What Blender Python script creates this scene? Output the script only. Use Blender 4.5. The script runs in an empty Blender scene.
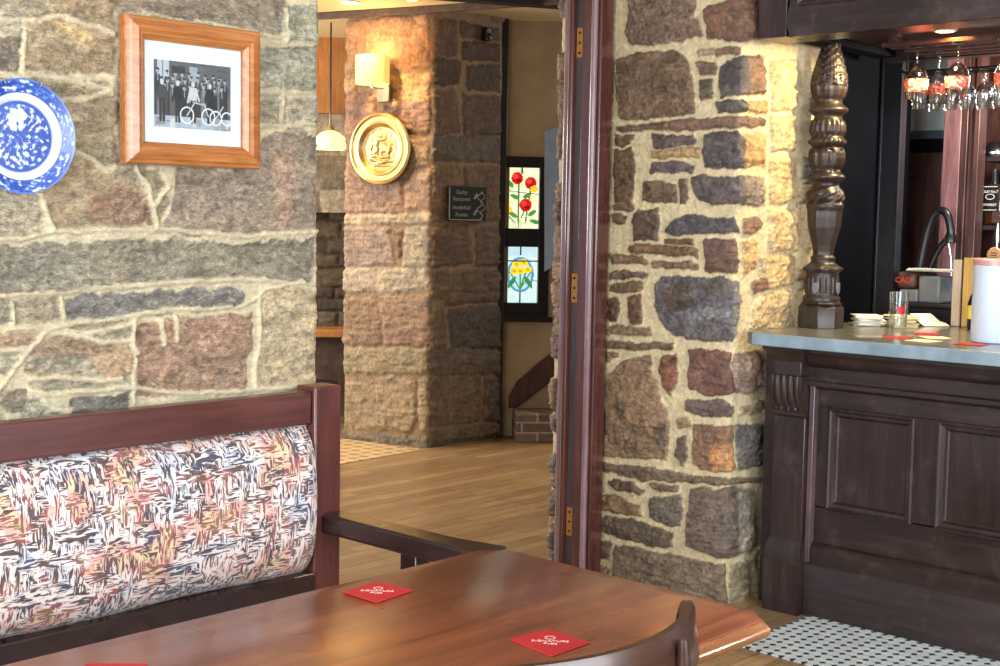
import bpy, math, random, json
import numpy as np
from mathutils import Vector, Matrix
PI = math.pi
scn = bpy.context.scene
COL = scn.collection
# ------------------------------------------------------------------ camera
CAM_YAW, CAM_PITCH, CAM_ROLL, CAM_H = 43.13, -4.84, 1.0, 1.5
def cam_axes(yaw, pitch, roll):
    y, p, r = [math.radians(v) for v in (yaw, pitch, roll)]
    fw = Vector((math.cos(y)*math.cos(p), math.sin(y)*math.cos(p), math.sin(p)))
    rt = Vector((math.sin(y), -math.cos(y), 0)); up = rt.cross(fw)
    return rt*math.cos(r)+up*math.sin(r), -rt*math.sin(r)+up*math.cos(r), fw
rt, up, fw = cam_axes(CAM_YAW, CAM_PITCH, CAM_ROLL)
cd = bpy.data.cameras.new('camera'); cam = bpy.data.objects.new('camera', cd); COL.objects.link(cam)
cam.matrix_world = Matrix(((rt.x, up.x, -fw.x, 0), (rt.y, up.y, -fw.y, 0), (rt.z, up.z, -fw.z, CAM_H), (0, 0, 0, 1)))
cd.sensor_width = 36; cd.lens = 1341.6/1000*36; cd.clip_start = 0.05
scn.camera = cam
# ------------------------------------------------------------------ light
scn.view_settings.view_transform = 'Standard'; scn.view_settings.look = 'None'
scn.view_settings.gamma = 1; scn.view_settings.use_curve_mapping = False
scn.view_settings.exposure = 0.95
w = bpy.data.worlds.new('world'); scn.world = w; w.use_nodes = True
w.node_tree.nodes['Background'].inputs[0].default_value = (0.80, 0.88, 1.0, 1)
w.node_tree.nodes['Background'].inputs[1].default_value = 0.35
def area(name, loc, target, sx, sy, power, col):
    l = bpy.data.lights.new(name, 'AREA'); l.shape = 'RECTANGLE'; l.size = sx; l.size_y = sy
    l.energy = power; l.color = col
    o = bpy.data.objects.new(name, l); COL.objects.link(o); o.location = loc
    o.rotation_euler = (Vector(target)-Vector(loc)).to_track_quat('-Z', 'Y').to_euler()
    return o
def point(name, loc, power, col, r=0.03):
    l = bpy.data.lights.new(name, 'POINT'); l.energy = power; l.color = col; l.shadow_soft_size = r
    o = bpy.data.objects.new(name, l); COL.objects.link(o); o.location = loc; return o
def spot(name, loc, target, power, col, ang=100, blend=0.6, r=0.02):
    l = bpy.data.lights.new(name, 'SPOT'); l.energy = power; l.color = col; l.shadow_soft_size = r
    l.spot_size = math.radians(ang); l.spot_blend = blend
    o = bpy.data.objects.new(name, l); COL.objects.link(o); o.location = loc
    o.rotation_euler = (Vector(target)-Vector(loc)).to_track_quat('-Z', 'Y').to_euler(); return o
DAY = (0.90, 0.95, 1.0); WARM = (1.0, 0.72, 0.40)
area('daylight_window_right', (1.9, -2.35, 1.75), (1.9, 3, 1.2), 3.2, 1.7, 135, DAY)
area('daylight_window_back', (-2.3, 0.9, 1.75), (4, 1.6, 1.1), 2.6, 1.7, 150, DAY)
area('passage_fill', (3.2, 8.6, 1.9), (5.2, 5.5, 0.8), 1.6, 1.4, 80, (1, 0.95, 0.90))  # no window here; area light added to brighten the far pier
spot('passage_downlight_a', (5.55, 6.45, 2.80), (5.55, 6.2, 0), 40, WARM, 120)
spot('passage_downlight_b', (4.9, 6.5, 2.80), (4.95, 6.4, 0), 45, WARM, 120)
spot('canopy_downlight_a', (4.90, 2.31, 2.232), (4.62, 2.80, 1.4), 42, (1.0, 0.76, 0.38), 120, 0.5, 0.018)
point('passage_far_glow', (5.4, 8.2, 2.2), 14, WARM, 0.1)
point('back_bar_fill', (5.65, 2.2, 2.12), 20, (1, 0.88, 0.74), 0.06)  # added point light without a fixture, brightens the back bar
area('stair_area_light', (8.2, 5.0, 2.6), (7.2, 6.0, 0.8), 0.8, 0.8, 12, (1, 0.95, 0.85))  # area light aimed at the stair wall

# ------------------------------------------------------------------ colour and material helpers
def lin(c):
    return tuple((v/255/12.92 if v/255 <= 0.04045 else ((v/255+0.055)/1.055)**2.4) for v in c)
def nt(name):
    m = bpy.data.materials.new(name); m.use_nodes = True
    t = m.node_tree; b = t.nodes['Principled BSDF']; return m, t, b
def L(t, a, b): t.links.new(a, b)
def node(t, kind, **kw):
    n = t.nodes.new(kind)
    for k, v in kw.items(): setattr(n, k, v)
    return n
def ramp(t, fac, stops):
    r = node(t, 'ShaderNodeValToRGB'); e = r.color_ramp.elements
    while len(e) < len(stops): e.new(0.5)
    for i, (p, c) in enumerate(stops): e[i].position = p; e[i].color = (*c, 1)
    L(t, fac, r.inputs[0]); return r.outputs[0]
def coords(t, scale=(1, 1, 1), rot=(0, 0, 0)):
    g = node(t, 'ShaderNodeTexCoord'); m = node(t, 'ShaderNodeMapping')
    m.inputs['Scale'].default_value = scale; m.inputs['Rotation'].default_value = rot
    L(t, g.outputs['Object'], m.inputs[0]); return m.outputs[0]
def noise(t, vec, scale, detail=4, rough=0.55, dist=0.0):
    n = node(t, 'ShaderNodeTexNoise'); n.inputs['Scale'].default_value = scale
    n.inputs['Detail'].default_value = detail; n.inputs['Roughness'].default_value = rough
    n.inputs['Distortion'].default_value = dist; L(t, vec, n.inputs['Vector']); return n
def mixc(t, fac, a, b, mode='MIX'):
    n = node(t, 'ShaderNodeMix', data_type='RGBA', blend_type=mode)
    for s, v in ((0, fac), (6, a), (7, b)):
        if hasattr(v, 'links') or isinstance(v, bpy.types.NodeSocket): L(t, v, n.inputs[s])
        elif s == 0: n.inputs[0].default_value = v
        else: n.inputs[s].default_value = (*v, 1)
    return n.outputs[2]
def bump(t, b, h, strength=0.3, dist=0.01, prev=None):
    n = node(t, 'ShaderNodeBump'); n.inputs['Strength'].default_value = strength
    n.inputs['Distance'].default_value = dist; L(t, h, n.inputs['Height'])
    if prev: L(t, prev, n.inputs['Normal'])
    L(t, n.outputs[0], b.inputs['Normal']); return n.outputs[0]
def plain(name, rgb, rough=0.5, metal=0.0, var=0.12, nscale=14, coat=0.0, bmp=0.1):
    m, t, b = nt(name); v = coords(t)
    n = noise(t, v, nscale, 4)
    c = lin(rgb); lo = tuple(x*(1-var) for x in c); hi = tuple(min(1, x*(1+var)) for x in c)
    L(t, ramp(t, n.outputs[0], [(0.3, lo), (0.7, hi)]), b.inputs['Base Color'])
    b.inputs['Roughness'].default_value = rough; b.inputs['Metallic'].default_value = metal
    b.inputs['Coat Weight'].default_value = coat
    if bmp: bump(t, b, n.outputs[0], bmp, 0.002)
    return m
def wood(name, c1, c2, c3, axis='x', rough=0.35, grain=1.0, coat=0.0, bmp=0.08, wear=None, crough=0.1):
    m, t, b = nt(name)
    s = {'x': (1.2, 14, 14), 'y': (14, 1.2, 14), 'z': (14, 14, 1.2)}[axis]
    v = coords(t, tuple(q*grain for q in s))
    n1 = noise(t, v, 3, 6, 0.65, 0.6); n2 = noise(t, v, 14, 3, 0.6)
    v2 = coords(t); n3 = noise(t, v2, 2.2, 3)
    c = ramp(t, n1.outputs[0], [(0.28, lin(c1)), (0.5, lin(c2)), (0.75, lin(c3))])
    c = mixc(t, 0.35, c, ramp(t, n2.outputs[0], [(0.35, (0.45,)*3), (0.65, (1, 1, 1))]), 'MULTIPLY')
    c = mixc(t, 0.5, c, ramp(t, n3.outputs[0], [(0.3, (0.6,)*3), (0.7, (1.15,)*3)]), 'MULTIPLY')
    if wear:
        n4 = noise(t, v2, 9, 6, 0.7)
        c = mixc(t, ramp(t, n4.outputs[0], [(0.55, (0, 0, 0)), (0.75, (wear[1],)*3)]), c, lin(wear[0]))
    L(t, c, b.inputs['Base Color'])
    rr = ramp(t, n3.outputs[0], [(0.3, (rough*0.8,)*3), (0.7, (rough*1.25,)*3)])
    L(t, rr, b.inputs['Roughness'])
    b.inputs['Coat Weight'].default_value = coat; b.inputs['Coat Roughness'].default_value = crough
    bump(t, b, n1.outputs[0], bmp, 0.003)
    return m
def colmat(name, rough=0.5, metal=0.0, emit=0.0, bmp=0.0, nscale=60, coat=0.0):
    m, t, b = nt(name)
    a = node(t, 'ShaderNodeAttribute', attribute_name='Col'); v = coords(t)
    n = noise(t, v, nscale, 5, 0.6)
    c = mixc(t, 1.0, a.outputs['Color'], ramp(t, n.outputs[0], [(0.3, (0.88,)*3), (0.7, (1.1,)*3)]), 'MULTIPLY')
    L(t, c, b.inputs['Base Color'])
    b.inputs['Roughness'].default_value = rough; b.inputs['Metallic'].default_value = metal
    b.inputs['Coat Weight'].default_value = coat
    if emit: L(t, c, b.inputs['Emission Color']); b.inputs['Emission Strength'].default_value = emit
    if bmp: bump(t, b, n.outputs[0], bmp, 0.004)
    return m
def stone_mat(name, rough=0.7, gain=1.0, bmp=0.55, vdir=(1, 1, 1), contrast=0.5, patch=0.5):
    """Col holds each stone's own colour, its alpha tells stone (1) from pointing (0)"""
    m, t, b = nt(name)
    a = node(t, 'ShaderNodeAttribute', attribute_name='Col'); v = coords(t, vdir); al = a.outputs['Alpha']
    n1 = noise(t, v, 42, 10, 0.85, 0.5); n2 = noise(t, v, 130, 4, 0.7); n3 = noise(t, v, 9, 6, 0.7, 0.8); n4 = noise(t, v, 22, 8, 0.8, 1.5)
    lo, hi = 1-contrast, 1+contrast*0.9
    k = ramp(t, n1.outputs[0], [(0.40, (lo, lo*0.98, lo*0.97)), (0.50, (1, 1, 1)), (0.60, (hi, hi*0.98, hi*0.95))])
    k = mixc(t, 0.6, k, ramp(t, n2.outputs[0], [(0.38, (0.55,)*3), (0.62, (1.35,)*3)]), 'MULTIPLY')
    k = mixc(t, 0.7, k, ramp(t, n3.outputs[0], [(0.35, (0.70, 0.70, 0.72)), (0.5, (1, 1, 1)), (0.65, (1.25, 1.2, 1.1))]), 'MULTIPLY')
    soft = mixc(t, 0.45, (1, 1, 1), k)
    k = mixc(t, al, soft, k)
    c = mixc(t, 1.0, a.outputs['Color'], k, 'MULTIPLY')
    # pale mineral crust in ragged patches on the stones
    pm = ramp(t, n4.outputs[0], [(0.53, (0, 0, 0)), (0.60, (patch,)*3)])
    mm = node(t, 'ShaderNodeMath', operation='MULTIPLY'); L(t, pm, mm.inputs[0]); L(t, al, mm.inputs[1])
    c = mixc(t, mm.outputs[0], c, mixc(t, 0.55, mixc(t, 1.0, c, (1.7, 1.66, 1.55), 'MULTIPLY'), lin((176, 166, 146))))
    L(t, c, b.inputs['Base Color'])
    L(t, ramp(t, n1.outputs[0], [(0.3, (rough*0.7,)*3), (0.7, (min(1, rough*1.2),)*3)]), b.inputs['Roughness'])
    q = bump(t, b, n1.outputs[0], bmp, 0.010); bump(t, b, n2.outputs[0], bmp*0.5, 0.004, q)
    return m
def emis(name, rgb, strength):
    m, t, b = nt(name)
    b.inputs['Base Color'].default_value = (*lin(rgb), 1)
    b.inputs['Emission Color'].default_value = (*lin(rgb), 1); b.inputs['Emission Strength'].default_value = strength
    return m
def thin_glass(name, tint=(1, 1, 1), k=1.6, base=0.04):
    m = bpy.data.materials.new(name); m.use_nodes = True; t = m.node_tree; t.nodes.remove(t.nodes['Principled BSDF'])
    o = t.nodes['Material Output']; tr = node(t, 'ShaderNodeBsdfTransparent'); gl = node(t, 'ShaderNodeBsdfGlossy'); lw = node(t, 'ShaderNodeLayerWeight')
    tr.inputs[0].default_value = (*tint, 1); gl.inputs['Roughness'].default_value = 0.03; lw.inputs[0].default_value = 0.35
    mm = node(t, 'ShaderNodeMath', operation='MULTIPLY_ADD'); mm.inputs[1].default_value = k*0.4; mm.inputs[2].default_value = base; mm.use_clamp = True
    L(t, lw.outputs['Facing'], mm.inputs[0]); mx = node(t, 'ShaderNodeMixShader'); L(t, mm.outputs[0], mx.inputs[0]); L(t, tr.outputs[0], mx.inputs[1]); L(t, gl.outputs[0], mx.inputs[2])
    L(t, mx.outputs[0], o.inputs['Surface']); return m
def glass(name, rgb=(255, 255, 255), rough=0.0, ior=1.45):
    m, t, b = nt(name)
    b.inputs['Base Color'].default_value = (*lin(rgb), 1); b.inputs['Transmission Weight'].default_value = 1
    b.inputs['Roughness'].default_value = rough; b.inputs['IOR'].default_value = ior
    return m

# ------------------------------------------------------------------ mesh helpers (geometry is written in world metres)
ORG = {}
class MB:
    def __init__(s): s.v = []; s.f = []; s.c = []
    def add(s, vs, fs, col=None):
        o = len(s.v); s.v += [tuple(q) for q in vs]; s.f += [tuple(i+o for i in f) for f in fs]
        s.c += [col]*len(vs); return s
    def box(s, a, b, col=None, M=None):
        x0, y0, z0 = a; x1, y1, z1 = b
        vs = [(x0, y0, z0), (x1, y0, z0), (x1, y1, z0), (x0, y1, z0), (x0, y0, z1), (x1, y0, z1), (x1, y1, z1), (x0, y1, z1)]
        if M: vs = [tuple(M @ Vector(q)) for q in vs]
        return s.add(vs, [(0, 3, 2, 1), (4, 5, 6, 7), (0, 1, 5, 4), (1, 2, 6, 5), (2, 3, 7, 6), (3, 0, 4, 7)], col)
    def lathe(s, prof, c=(0, 0, 0), n=32, axis='z', fn=None, close=False, cap=True, M=None, col=None):
        vs = []; fs = []; m = len(prof)
        for i, (r, h) in enumerate(prof):
            for k in range(n):
                a = 2*PI*k/n; rr = r*(fn(a, h, i) if fn else 1)
                p = Vector((rr*math.cos(a), rr*math.sin(a), h))
                if axis == 'x': p = Vector((p.z, p.x, p.y))
                if axis == 'y': p = Vector((p.x, p.z, p.y))
                if M: p = M @ p
                vs.append(tuple(p+Vector(c)))
        for i in range(m-1):
            for k in range(n):
                k2 = (k+1) % n; fs.append((i*n+k, i*n+k2, (i+1)*n+k2, (i+1)*n+k))
        if prof[0][0] > 1e-6 and not close and cap: fs.append(tuple(reversed(range(n))))
        if prof[-1][0] > 1e-6 and not close and cap: fs.append(tuple((m-1)*n+k for k in range(n)))
        if close:
            for k in range(n):
                k2 = (k+1) % n; fs.append(((m-1)*n+k, (m-1)*n+k2, k2, k))
        return s.add(vs, fs, col)
    def tube(s, pts, r, n=10, col=None, flat=1.0):
        P = [Vector(p) for p in pts]; R = r if isinstance(r, (list, tuple)) else [r]*len(P)
        vs = []; fs = []; ref = None
        for i, p in enumerate(P):
            d = (P[min(i+1, len(P)-1)]-P[max(i-1, 0)]).normalized()
            if ref is None: ref = Vector((0, 0, 1)) if abs(d.z) < 0.9 else Vector((1, 0, 0))
            a = d.cross(ref).normalized(); b = a.cross(d).normalized(); ref = b
            for k in range(n):
                t = 2*PI*k/n; vs.append(tuple(p+a*math.cos(t)*R[i]+b*math.sin(t)*R[i]*flat))
        for i in range(len(P)-1):
            for k in range(n):
                k2 = (k+1) % n; fs.append((i*n+k, i*n+k2, (i+1)*n+k2, (i+1)*n+k))
        fs.append(tuple(reversed(range(n)))); fs.append(tuple((len(P)-1)*n+k for k in range(n)))
        return s.add(vs, fs, col)
    def prism(s, poly, ext, col=None):
        """closed 3-D polygon swept by a vector"""
        e = Vector(ext); n = len(poly)
        vs = [tuple(p) for p in poly]+[tuple(Vector(p)+e) for p in poly]
        fs = [tuple(reversed(range(n))), tuple(range(n, 2*n))]+[(i, (i+1) % n, n+(i+1) % n, n+i) for i in range(n)]
        return s.add(vs, fs, col)
    def poly(s, pts, col=None): return s.add(pts, [tuple(range(len(pts)))], col)
def build(name, mb, mat, parent=None, bevel=0, smooth=35, seg=2, org=None):
    me = bpy.data.meshes.new(name)
    o = Vector(org) if org is not None else (ORG.get(parent.name, Vector((0, 0, 0))) if parent else Vector((0, 0, 0)))
    me.from_pydata([tuple(Vector(v)-o) for v in mb.v], [], mb.f)
    if any(c is not None for c in mb.c):
        at = me.color_attributes.new('Col', 'FLOAT_COLOR', 'POINT')
        at.data.foreach_set('color', [q for c in mb.c for q in (*(c or (0.5, 0.5, 0.5)), 1)])
    import bmesh
    bm = bmesh.new(); bm.from_mesh(me); bmesh.ops.recalc_face_normals(bm, faces=bm.faces); bm.to_mesh(me); bm.free()
    if smooth:
        me.shade_smooth(); me.set_sharp_from_angle(angle=math.radians(smooth))
    me.materials.append(mat)
    ob = bpy.data.objects.new(name, me); COL.objects.link(ob)
    if parent: ob.parent = parent
    else: ob.location = o
    ORG[ob.name] = o
    if bevel:
        b = ob.modifiers.new('bevel', 'BEVEL'); b.width = bevel; b.segments = seg; b.limit_method = 'ANGLE'; b.angle_limit = math.radians(40)
        b.harden_normals = False
    return ob
def thing(name, label, cat, loc, group=None):
    o = bpy.data.objects.new(name, None); COL.objects.link(o); o.location = loc; o.empty_display_size = 0.05
    ORG[o.name] = Vector(loc); return tag(o, label, cat, group)
def tag(o, label, cat, group=None):
    o['label'] = label; o['category'] = cat
    if group: o['group'] = group
    return o
def struct(o): o['kind'] = 'structure'; return o
def sroot(name, loc):
    o = bpy.data.objects.new(name, None); COL.objects.link(o); o.location = loc; ORG[o.name] = Vector(loc); o['kind'] = 'structure'; return o
def centre(mb):
    a = np.array(mb.v); return ((a[:, 0].min()+a[:, 0].max())/2, (a[:, 1].min()+a[:, 1].max())/2, a[:, 2].min())
def single(name, mb, mat, label, cat, group=None, **kw):
    return tag(build(name, mb, mat, org=centre(mb), **kw), label, cat, group)
def copy_tree(o, loc=None, label=None, group=None, rz=None, scale=None):
    c = o.copy(); COL.objects.link(c)
    if loc is not None: c.location = loc
    if label: c['label'] = label
    if group: c['group'] = group
    if rz is not None: c.rotation_euler = (0, 0, rz)
    if scale: c.scale = scale
    for ch in [k for k in o.children]:
        d = ch.copy(); COL.objects.link(d); d.parent = c
        for g in [k for k in ch.children]:
            e = g.copy(); COL.objects.link(e); e.parent = d
    return c
def text_part(name, txt, mat, parent, size, loc, xdir, ydir, depth=0.0006, align='CENTER'):
    """lettering as a mesh: xdir = reading direction, ydir = up"""
    cu = bpy.data.curves.new('lettering', 'FONT'); cu.body = txt; cu.size = size; cu.extrude = depth
    cu.align_x = align; cu.align_y = 'CENTER'
    tmp = bpy.data.objects.new('tmp', cu); COL.objects.link(tmp)
    bpy.context.view_layer.update()
    dg = bpy.context.evaluated_depsgraph_get()
    me = bpy.data.meshes.new_from_object(tmp.evaluated_get(dg))
    bpy.data.objects.remove(tmp)
    X = Vector(xdir).normalized(); Y = Vector(ydir).normalized(); Z = X.cross(Y)
    o = ORG.get(parent.name, Vector((0, 0, 0)))
    M = Matrix(((X.x, Y.x, Z.x, loc[0]-o.x), (X.y, Y.y, Z.y, loc[1]-o.y), (X.z, Y.z, Z.z, loc[2]-o.z), (0, 0, 0, 1)))
    me.transform(M); me.materials.clear(); me.materials.append(mat)
    ob = bpy.data.objects.new(name, me); COL.objects.link(ob); ob.parent = parent; ORG[ob.name] = o
    return ob
# ------------------------------------------------------------------ numpy noise on a (u, z) grid and stone walls
def vnoise(u, z, su, sz, rng):
    iu = (u-u.min())/su; iz = (z-z.min())/sz
    lat = rng.random((int(iu.max())+3, int(iz.max())+3))*2-1
    a = np.floor(iu).astype(int); b = np.floor(iz).astype(int)
    fa = iu-a; fb = iz-b; fa = fa*fa*(3-2*fa); fb = fb*fb*(3-2*fb)
    A = lat[np.ix_(a, b)]; B = lat[np.ix_(a+1, b)]; C = lat[np.ix_(a, b+1)]; D = lat[np.ix_(a+1, b+1)]
    fa = fa[:, None]; fb = fb[None, :]
    return A*(1-fa)*(1-fb)+B*fa*(1-fb)+C*(1-fa)*fb+D*fa*fb
def fbm(u, z, su, sz, rng, octv=4, g=0.55):
    r = 0; a = 1; tot = 0
    for k in range(octv):
        r = r+a*vnoise(u, z, su/2**k, sz/2**k, rng); tot += a; a *= g
    return r/tot
def sdist(px, pz, poly):
    n = len(poly); d = np.full(px.shape, 1e9); ins = np.zeros(px.shape, bool)
    for i in range(n):
        ax, az = poly[i]; bx, bz = poly[(i+1) % n]
        ex, ez = bx-ax, bz-az; wx, wz = px-ax, pz-az
        t = np.clip((wx*ex+wz*ez)/(ex*ex+ez*ez+1e-12), 0, 1)
        d = np.minimum(d, (wx-ex*t)**2+(wz-ez*t)**2)
        if abs(ez) > 1e-9:
            c = ((az > pz) != (bz > pz)) & (px < ex*(pz-az)/ez+ax); ins ^= c
    d = np.sqrt(d); return np.where(ins, d, -d)
def fillers(u0, u1, z0, z1, excl, cols, rng, hr=(0.07, 0.2), wr=(0.12, 0.45)):
    out = []; z = z0
    while z < z1:
        h = rng.uniform(*hr); u = u0-rng.uniform(0, 0.2)
        while u < u1:
            ww = rng.uniform(*wr)*(0.6+h/hr[1]); g = 0.007
            j = lambda: rng.uniform(-0.008, 0.008)
            P = [(u+g+j(), z+g+j()), (u+ww/2, z+g+j()), (u+ww-g+j(), z+g+j()), (u+ww-g+j(), z+h-g+j()), (u+ww/2, z+h-g+j()), (u+g+j(), z+h-g+j())]
            if not (u+ww > excl[0] and u < excl[1] and z+h > excl[2] and z < excl[3]):
                c = cols[rng.integers(len(cols))]; k = rng.uniform(0.88, 1.1)
                out.append(([v*k for v in c], [(a*1000, b*1000) for a, b in P]))
            u += ww
        z += h
    return out
def ticks(a, b, fa, fb, fine, coarse):
    r = list(np.arange(a, fa, coarse))+list(np.arange(fa, fb, fine))+list(np.arange(fb, b+coarse*0.5, coarse)); return np.array(r)
def stone_wall(name, path, iorg, flip, stones, paints, ut, zt, mortar, H, mat, seed, warp=0.006, round_r=0.03, edge=0.012, mort_noise=0.003, rough=0.006, cvar=0.22, mort_h=0.0, grow=0.005, ribs=(), sat=0.85, tint=(1, 1, 1)):
    rng = np.random.default_rng(seed)
    P = [np.array(p, float) for p in path]
    S = [0]
    for a, b in zip(P[:-1], P[1:]): S.append(S[-1]+np.linalg.norm(b-a))
    s0 = S[iorg]; ds = 0.004
    ss = np.arange(0, S[-1], ds); xy = np.stack([np.interp(ss, S, [p[k] for p in P]) for k in (0, 1)], 1)
    k = max(3, int(round_r*2/ds)); pad = np.concatenate([np.repeat(xy[:1], k, 0), xy, np.repeat(xy[-1:], k, 0)])
    ker = np.ones(k)/k; sm = np.stack([np.convolve(pad[:, q], ker, 'same') for q in (0, 1)], 1)[k:-k]
    sm[:k] = xy[:k]; sm[-k:] = xy[-k:]
    tg = np.gradient(sm, axis=0); tg /= np.linalg.norm(tg, axis=1)[:, None]+1e-9
    nr = np.stack([tg[:, 1], -tg[:, 0]], 1)*(-1 if flip else 1)
    ut = ut[(ut+s0 >= 0) & (ut+s0 <= S[-1])]
    bx = np.interp(ut+s0, ss, sm[:, 0]); by = np.interp(ut+s0, ss, sm[:, 1])
    nx = np.interp(ut+s0, ss, nr[:, 0]); ny = np.interp(ut+s0, ss, nr[:, 1])
    U, Z = np.meshgrid(ut, zt, indexing='ij')
    wu = fbm(ut, zt, 0.05, 0.05, rng)*warp*1.6+fbm(ut, zt, 0.012, 0.012, rng, 2)*warp*0.5
    wz = fbm(ut, zt, 0.05, 0.05, rng)*warp*1.6+fbm(ut, zt, 0.012, 0.012, rng, 2)*warp*0.5
    PU, PZ = U+wu, Z+wz; wz_ = wz
    n_s = fbm(ut, zt, 0.06, 0.045, rng, 5, 0.6); n_f = fbm(ut, zt, 0.014, 0.012, rng, 3); n_l = fbm(ut, zt, 0.25, 0.2, rng, 3)
    n_h = fbm(ut, zt, 0.10, 0.014, rng, 4, 0.6)
    hgt = n_f*mort_noise+n_l*mort_noise*1.5+mort_h
    m = np.array(lin(mortar)); col = m[None, None, :]*(1+0.16*n_s+0.10*n_f)[..., None]
    msk = np.zeros(hgt.shape)
    for c, pl in stones:
        g_ = 0.3*c[0]+0.5*c[1]+0.2*c[2]; c = [(g_+(q-g_)*sat)*tn for q, tn in zip(c, tint)]
        pl = [(a/1000, b/1000) for a, b in pl]; pu = [a for a, b in pl]; pz = [b for a, b in pl]
        i0, i1 = np.searchsorted(ut, [min(pu)-0.03, max(pu)+0.03]); j0, j1 = np.searchsorted(zt, [min(pz)-0.03, max(pz)+0.03])
        if i1 <= i0 or j1 <= j0: continue
        sl = (slice(i0, i1), slice(j0, j1)); d = sdist(PU[sl], PZ[sl], pl)+grow
        t = np.clip((d+0.003)/edge, 0, 1); t = t*t*(3-2*t)
        cu, cz = np.mean(pu), np.mean(pz); tl = rng.uniform(-0.05, 0.05, 2); hh = H*rng.uniform(0.7, 1.25)
        st = hh*(0.75+0.5*(1-np.exp(-np.maximum(d, 0)/0.03)))+(U[sl]-cu)*tl[0]*0.6+(Z[sl]-cz)*tl[1]+n_s[sl]*rough*1.3+n_h[sl]*rough*0.7+n_f[sl]*rough*0.4
        hgt[sl] = hgt[sl]*(1-t)+st*t
        cc = np.array(lin(c)); var = (1+cvar*(1.2*n_s[sl]+0.9*n_h[sl]+0.5*n_f[sl]))[..., None]*cc
        var = var*(1+0.10*n_l[sl][..., None]*np.array([0.6, 0.1, -0.4]))
        tc = np.clip((d+0.001)/0.004, 0, 1)[..., None]; col[sl] = col[sl]*(1-tc)+var*tc; msk[sl] = np.maximum(msk[sl], tc[..., 0])
    for c, pl in paints:
        g_ = 0.3*c[0]+0.5*c[1]+0.2*c[2]; c = [(g_+(q-g_)*sat)*tn for q, tn in zip(c, tint)]
        pl = [(a/1000, b/1000) for a, b in pl]; pu = [a for a, b in pl]; pz = [b for a, b in pl]
        i0, i1 = np.searchsorted(ut, [min(pu)-0.03, max(pu)+0.03]); j0, j1 = np.searchsorted(zt, [min(pz)-0.03, max(pz)+0.03])
        if i1 <= i0 or j1 <= j0: continue
        sl = (slice(i0, i1), slice(j0, j1)); d = sdist(PU[sl]+n_s[sl]*0.012, PZ[sl]+n_h[sl]*0.01, pl)
        tc = np.clip((d+0.006)/0.014, 0, 1)[..., None]*0.85
        var = (1+cvar*1.4*(n_s[sl]+n_f[sl]))[..., None]*np.array(lin(c)); col[sl] = col[sl]*(1-tc)+var*tc
    for R in ribs:
        R = [(a/1000, b/1000) for a, b in R]; pu = [a for a, b in R]; pz = [b for a, b in R]
        i0, i1 = np.searchsorted(ut, [min(pu)-0.03, max(pu)+0.03]); j0, j1 = np.searchsorted(zt, [min(pz)-0.03, max(pz)+0.03])
        if i1 <= i0 or j1 <= j0: continue
        sl = (slice(i0, i1), slice(j0, j1)); d = np.full(U[sl].shape, 9.0)
        for (ax, az), (qx, qz) in zip(R, R[1:]):
            ex, ez = qx-ax, qz-az; wx, wz = U[sl]+wu[sl]*0.4-ax, Z[sl]+wz_[sl]*0.4-az
            t = np.clip((wx*ex+wz*ez)/(ex*ex+ez*ez+1e-9), 0, 1); d = np.minimum(d, np.hypot(wx-ex*t, wz-ez*t))
        wd = 0.0075*(1+0.5*n_l[sl]); t = np.clip(1-(d/wd), 0, 1)**0.6
        hgt[sl] = np.maximum(hgt[sl], hgt[sl]*(1-t)+(H*1.2+0.006)*t)
        tc = np.clip((1-d/wd)*4, 0, 1)[..., None]*0.9; col[sl] = col[sl]*(1-tc)+tc*(m*1.05)*(1+0.15*n_f[sl])[..., None]; msk[sl] *= 1-tc[..., 0]
    col = np.clip(col, 0.004, 1)
    X = bx[:, None]+nx[:, None]*hgt; Y = by[:, None]+ny[:, None]*hgt
    co = np.stack([X, Y, Z], -1).reshape(-1, 3).astype(np.float32)
    nu, nz = X.shape; idx = np.arange(nu*nz).reshape(nu, nz)
    q = np.stack([idx[:-1, :-1], idx[1:, :-1], idx[1:, 1:], idx[:-1, 1:]], -1).reshape(-1, 4)
    if flip: q = q[:, ::-1]
    me = bpy.data.meshes.new(name); me.vertices.add(len(co)); me.vertices.foreach_set('co', co.ravel())
    me.loops.add(q.size); me.loops.foreach_set('vertex_index', q.ravel().astype(np.int32))
    me.polygons.add(len(q)); me.polygons.foreach_set('loop_start', np.arange(0, q.size, 4, dtype=np.int32))
    me.polygons.foreach_set('loop_total', np.full(len(q), 4, np.int32)); me.update(calc_edges=True); me.validate()
    at = me.color_attributes.new('Col', 'FLOAT_COLOR', 'POINT')
    at.data.foreach_set('color', np.concatenate([col.reshape(-1, 3), msk.reshape(-1, 1)], 1).astype(np.float32).ravel())
    me.shade_smooth(); me.materials.append(mat)
    o = bpy.data.objects.new(name, me); COL.objects.link(o); ORG[o.name] = Vector((0, 0, 0)); return struct(o)
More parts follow.
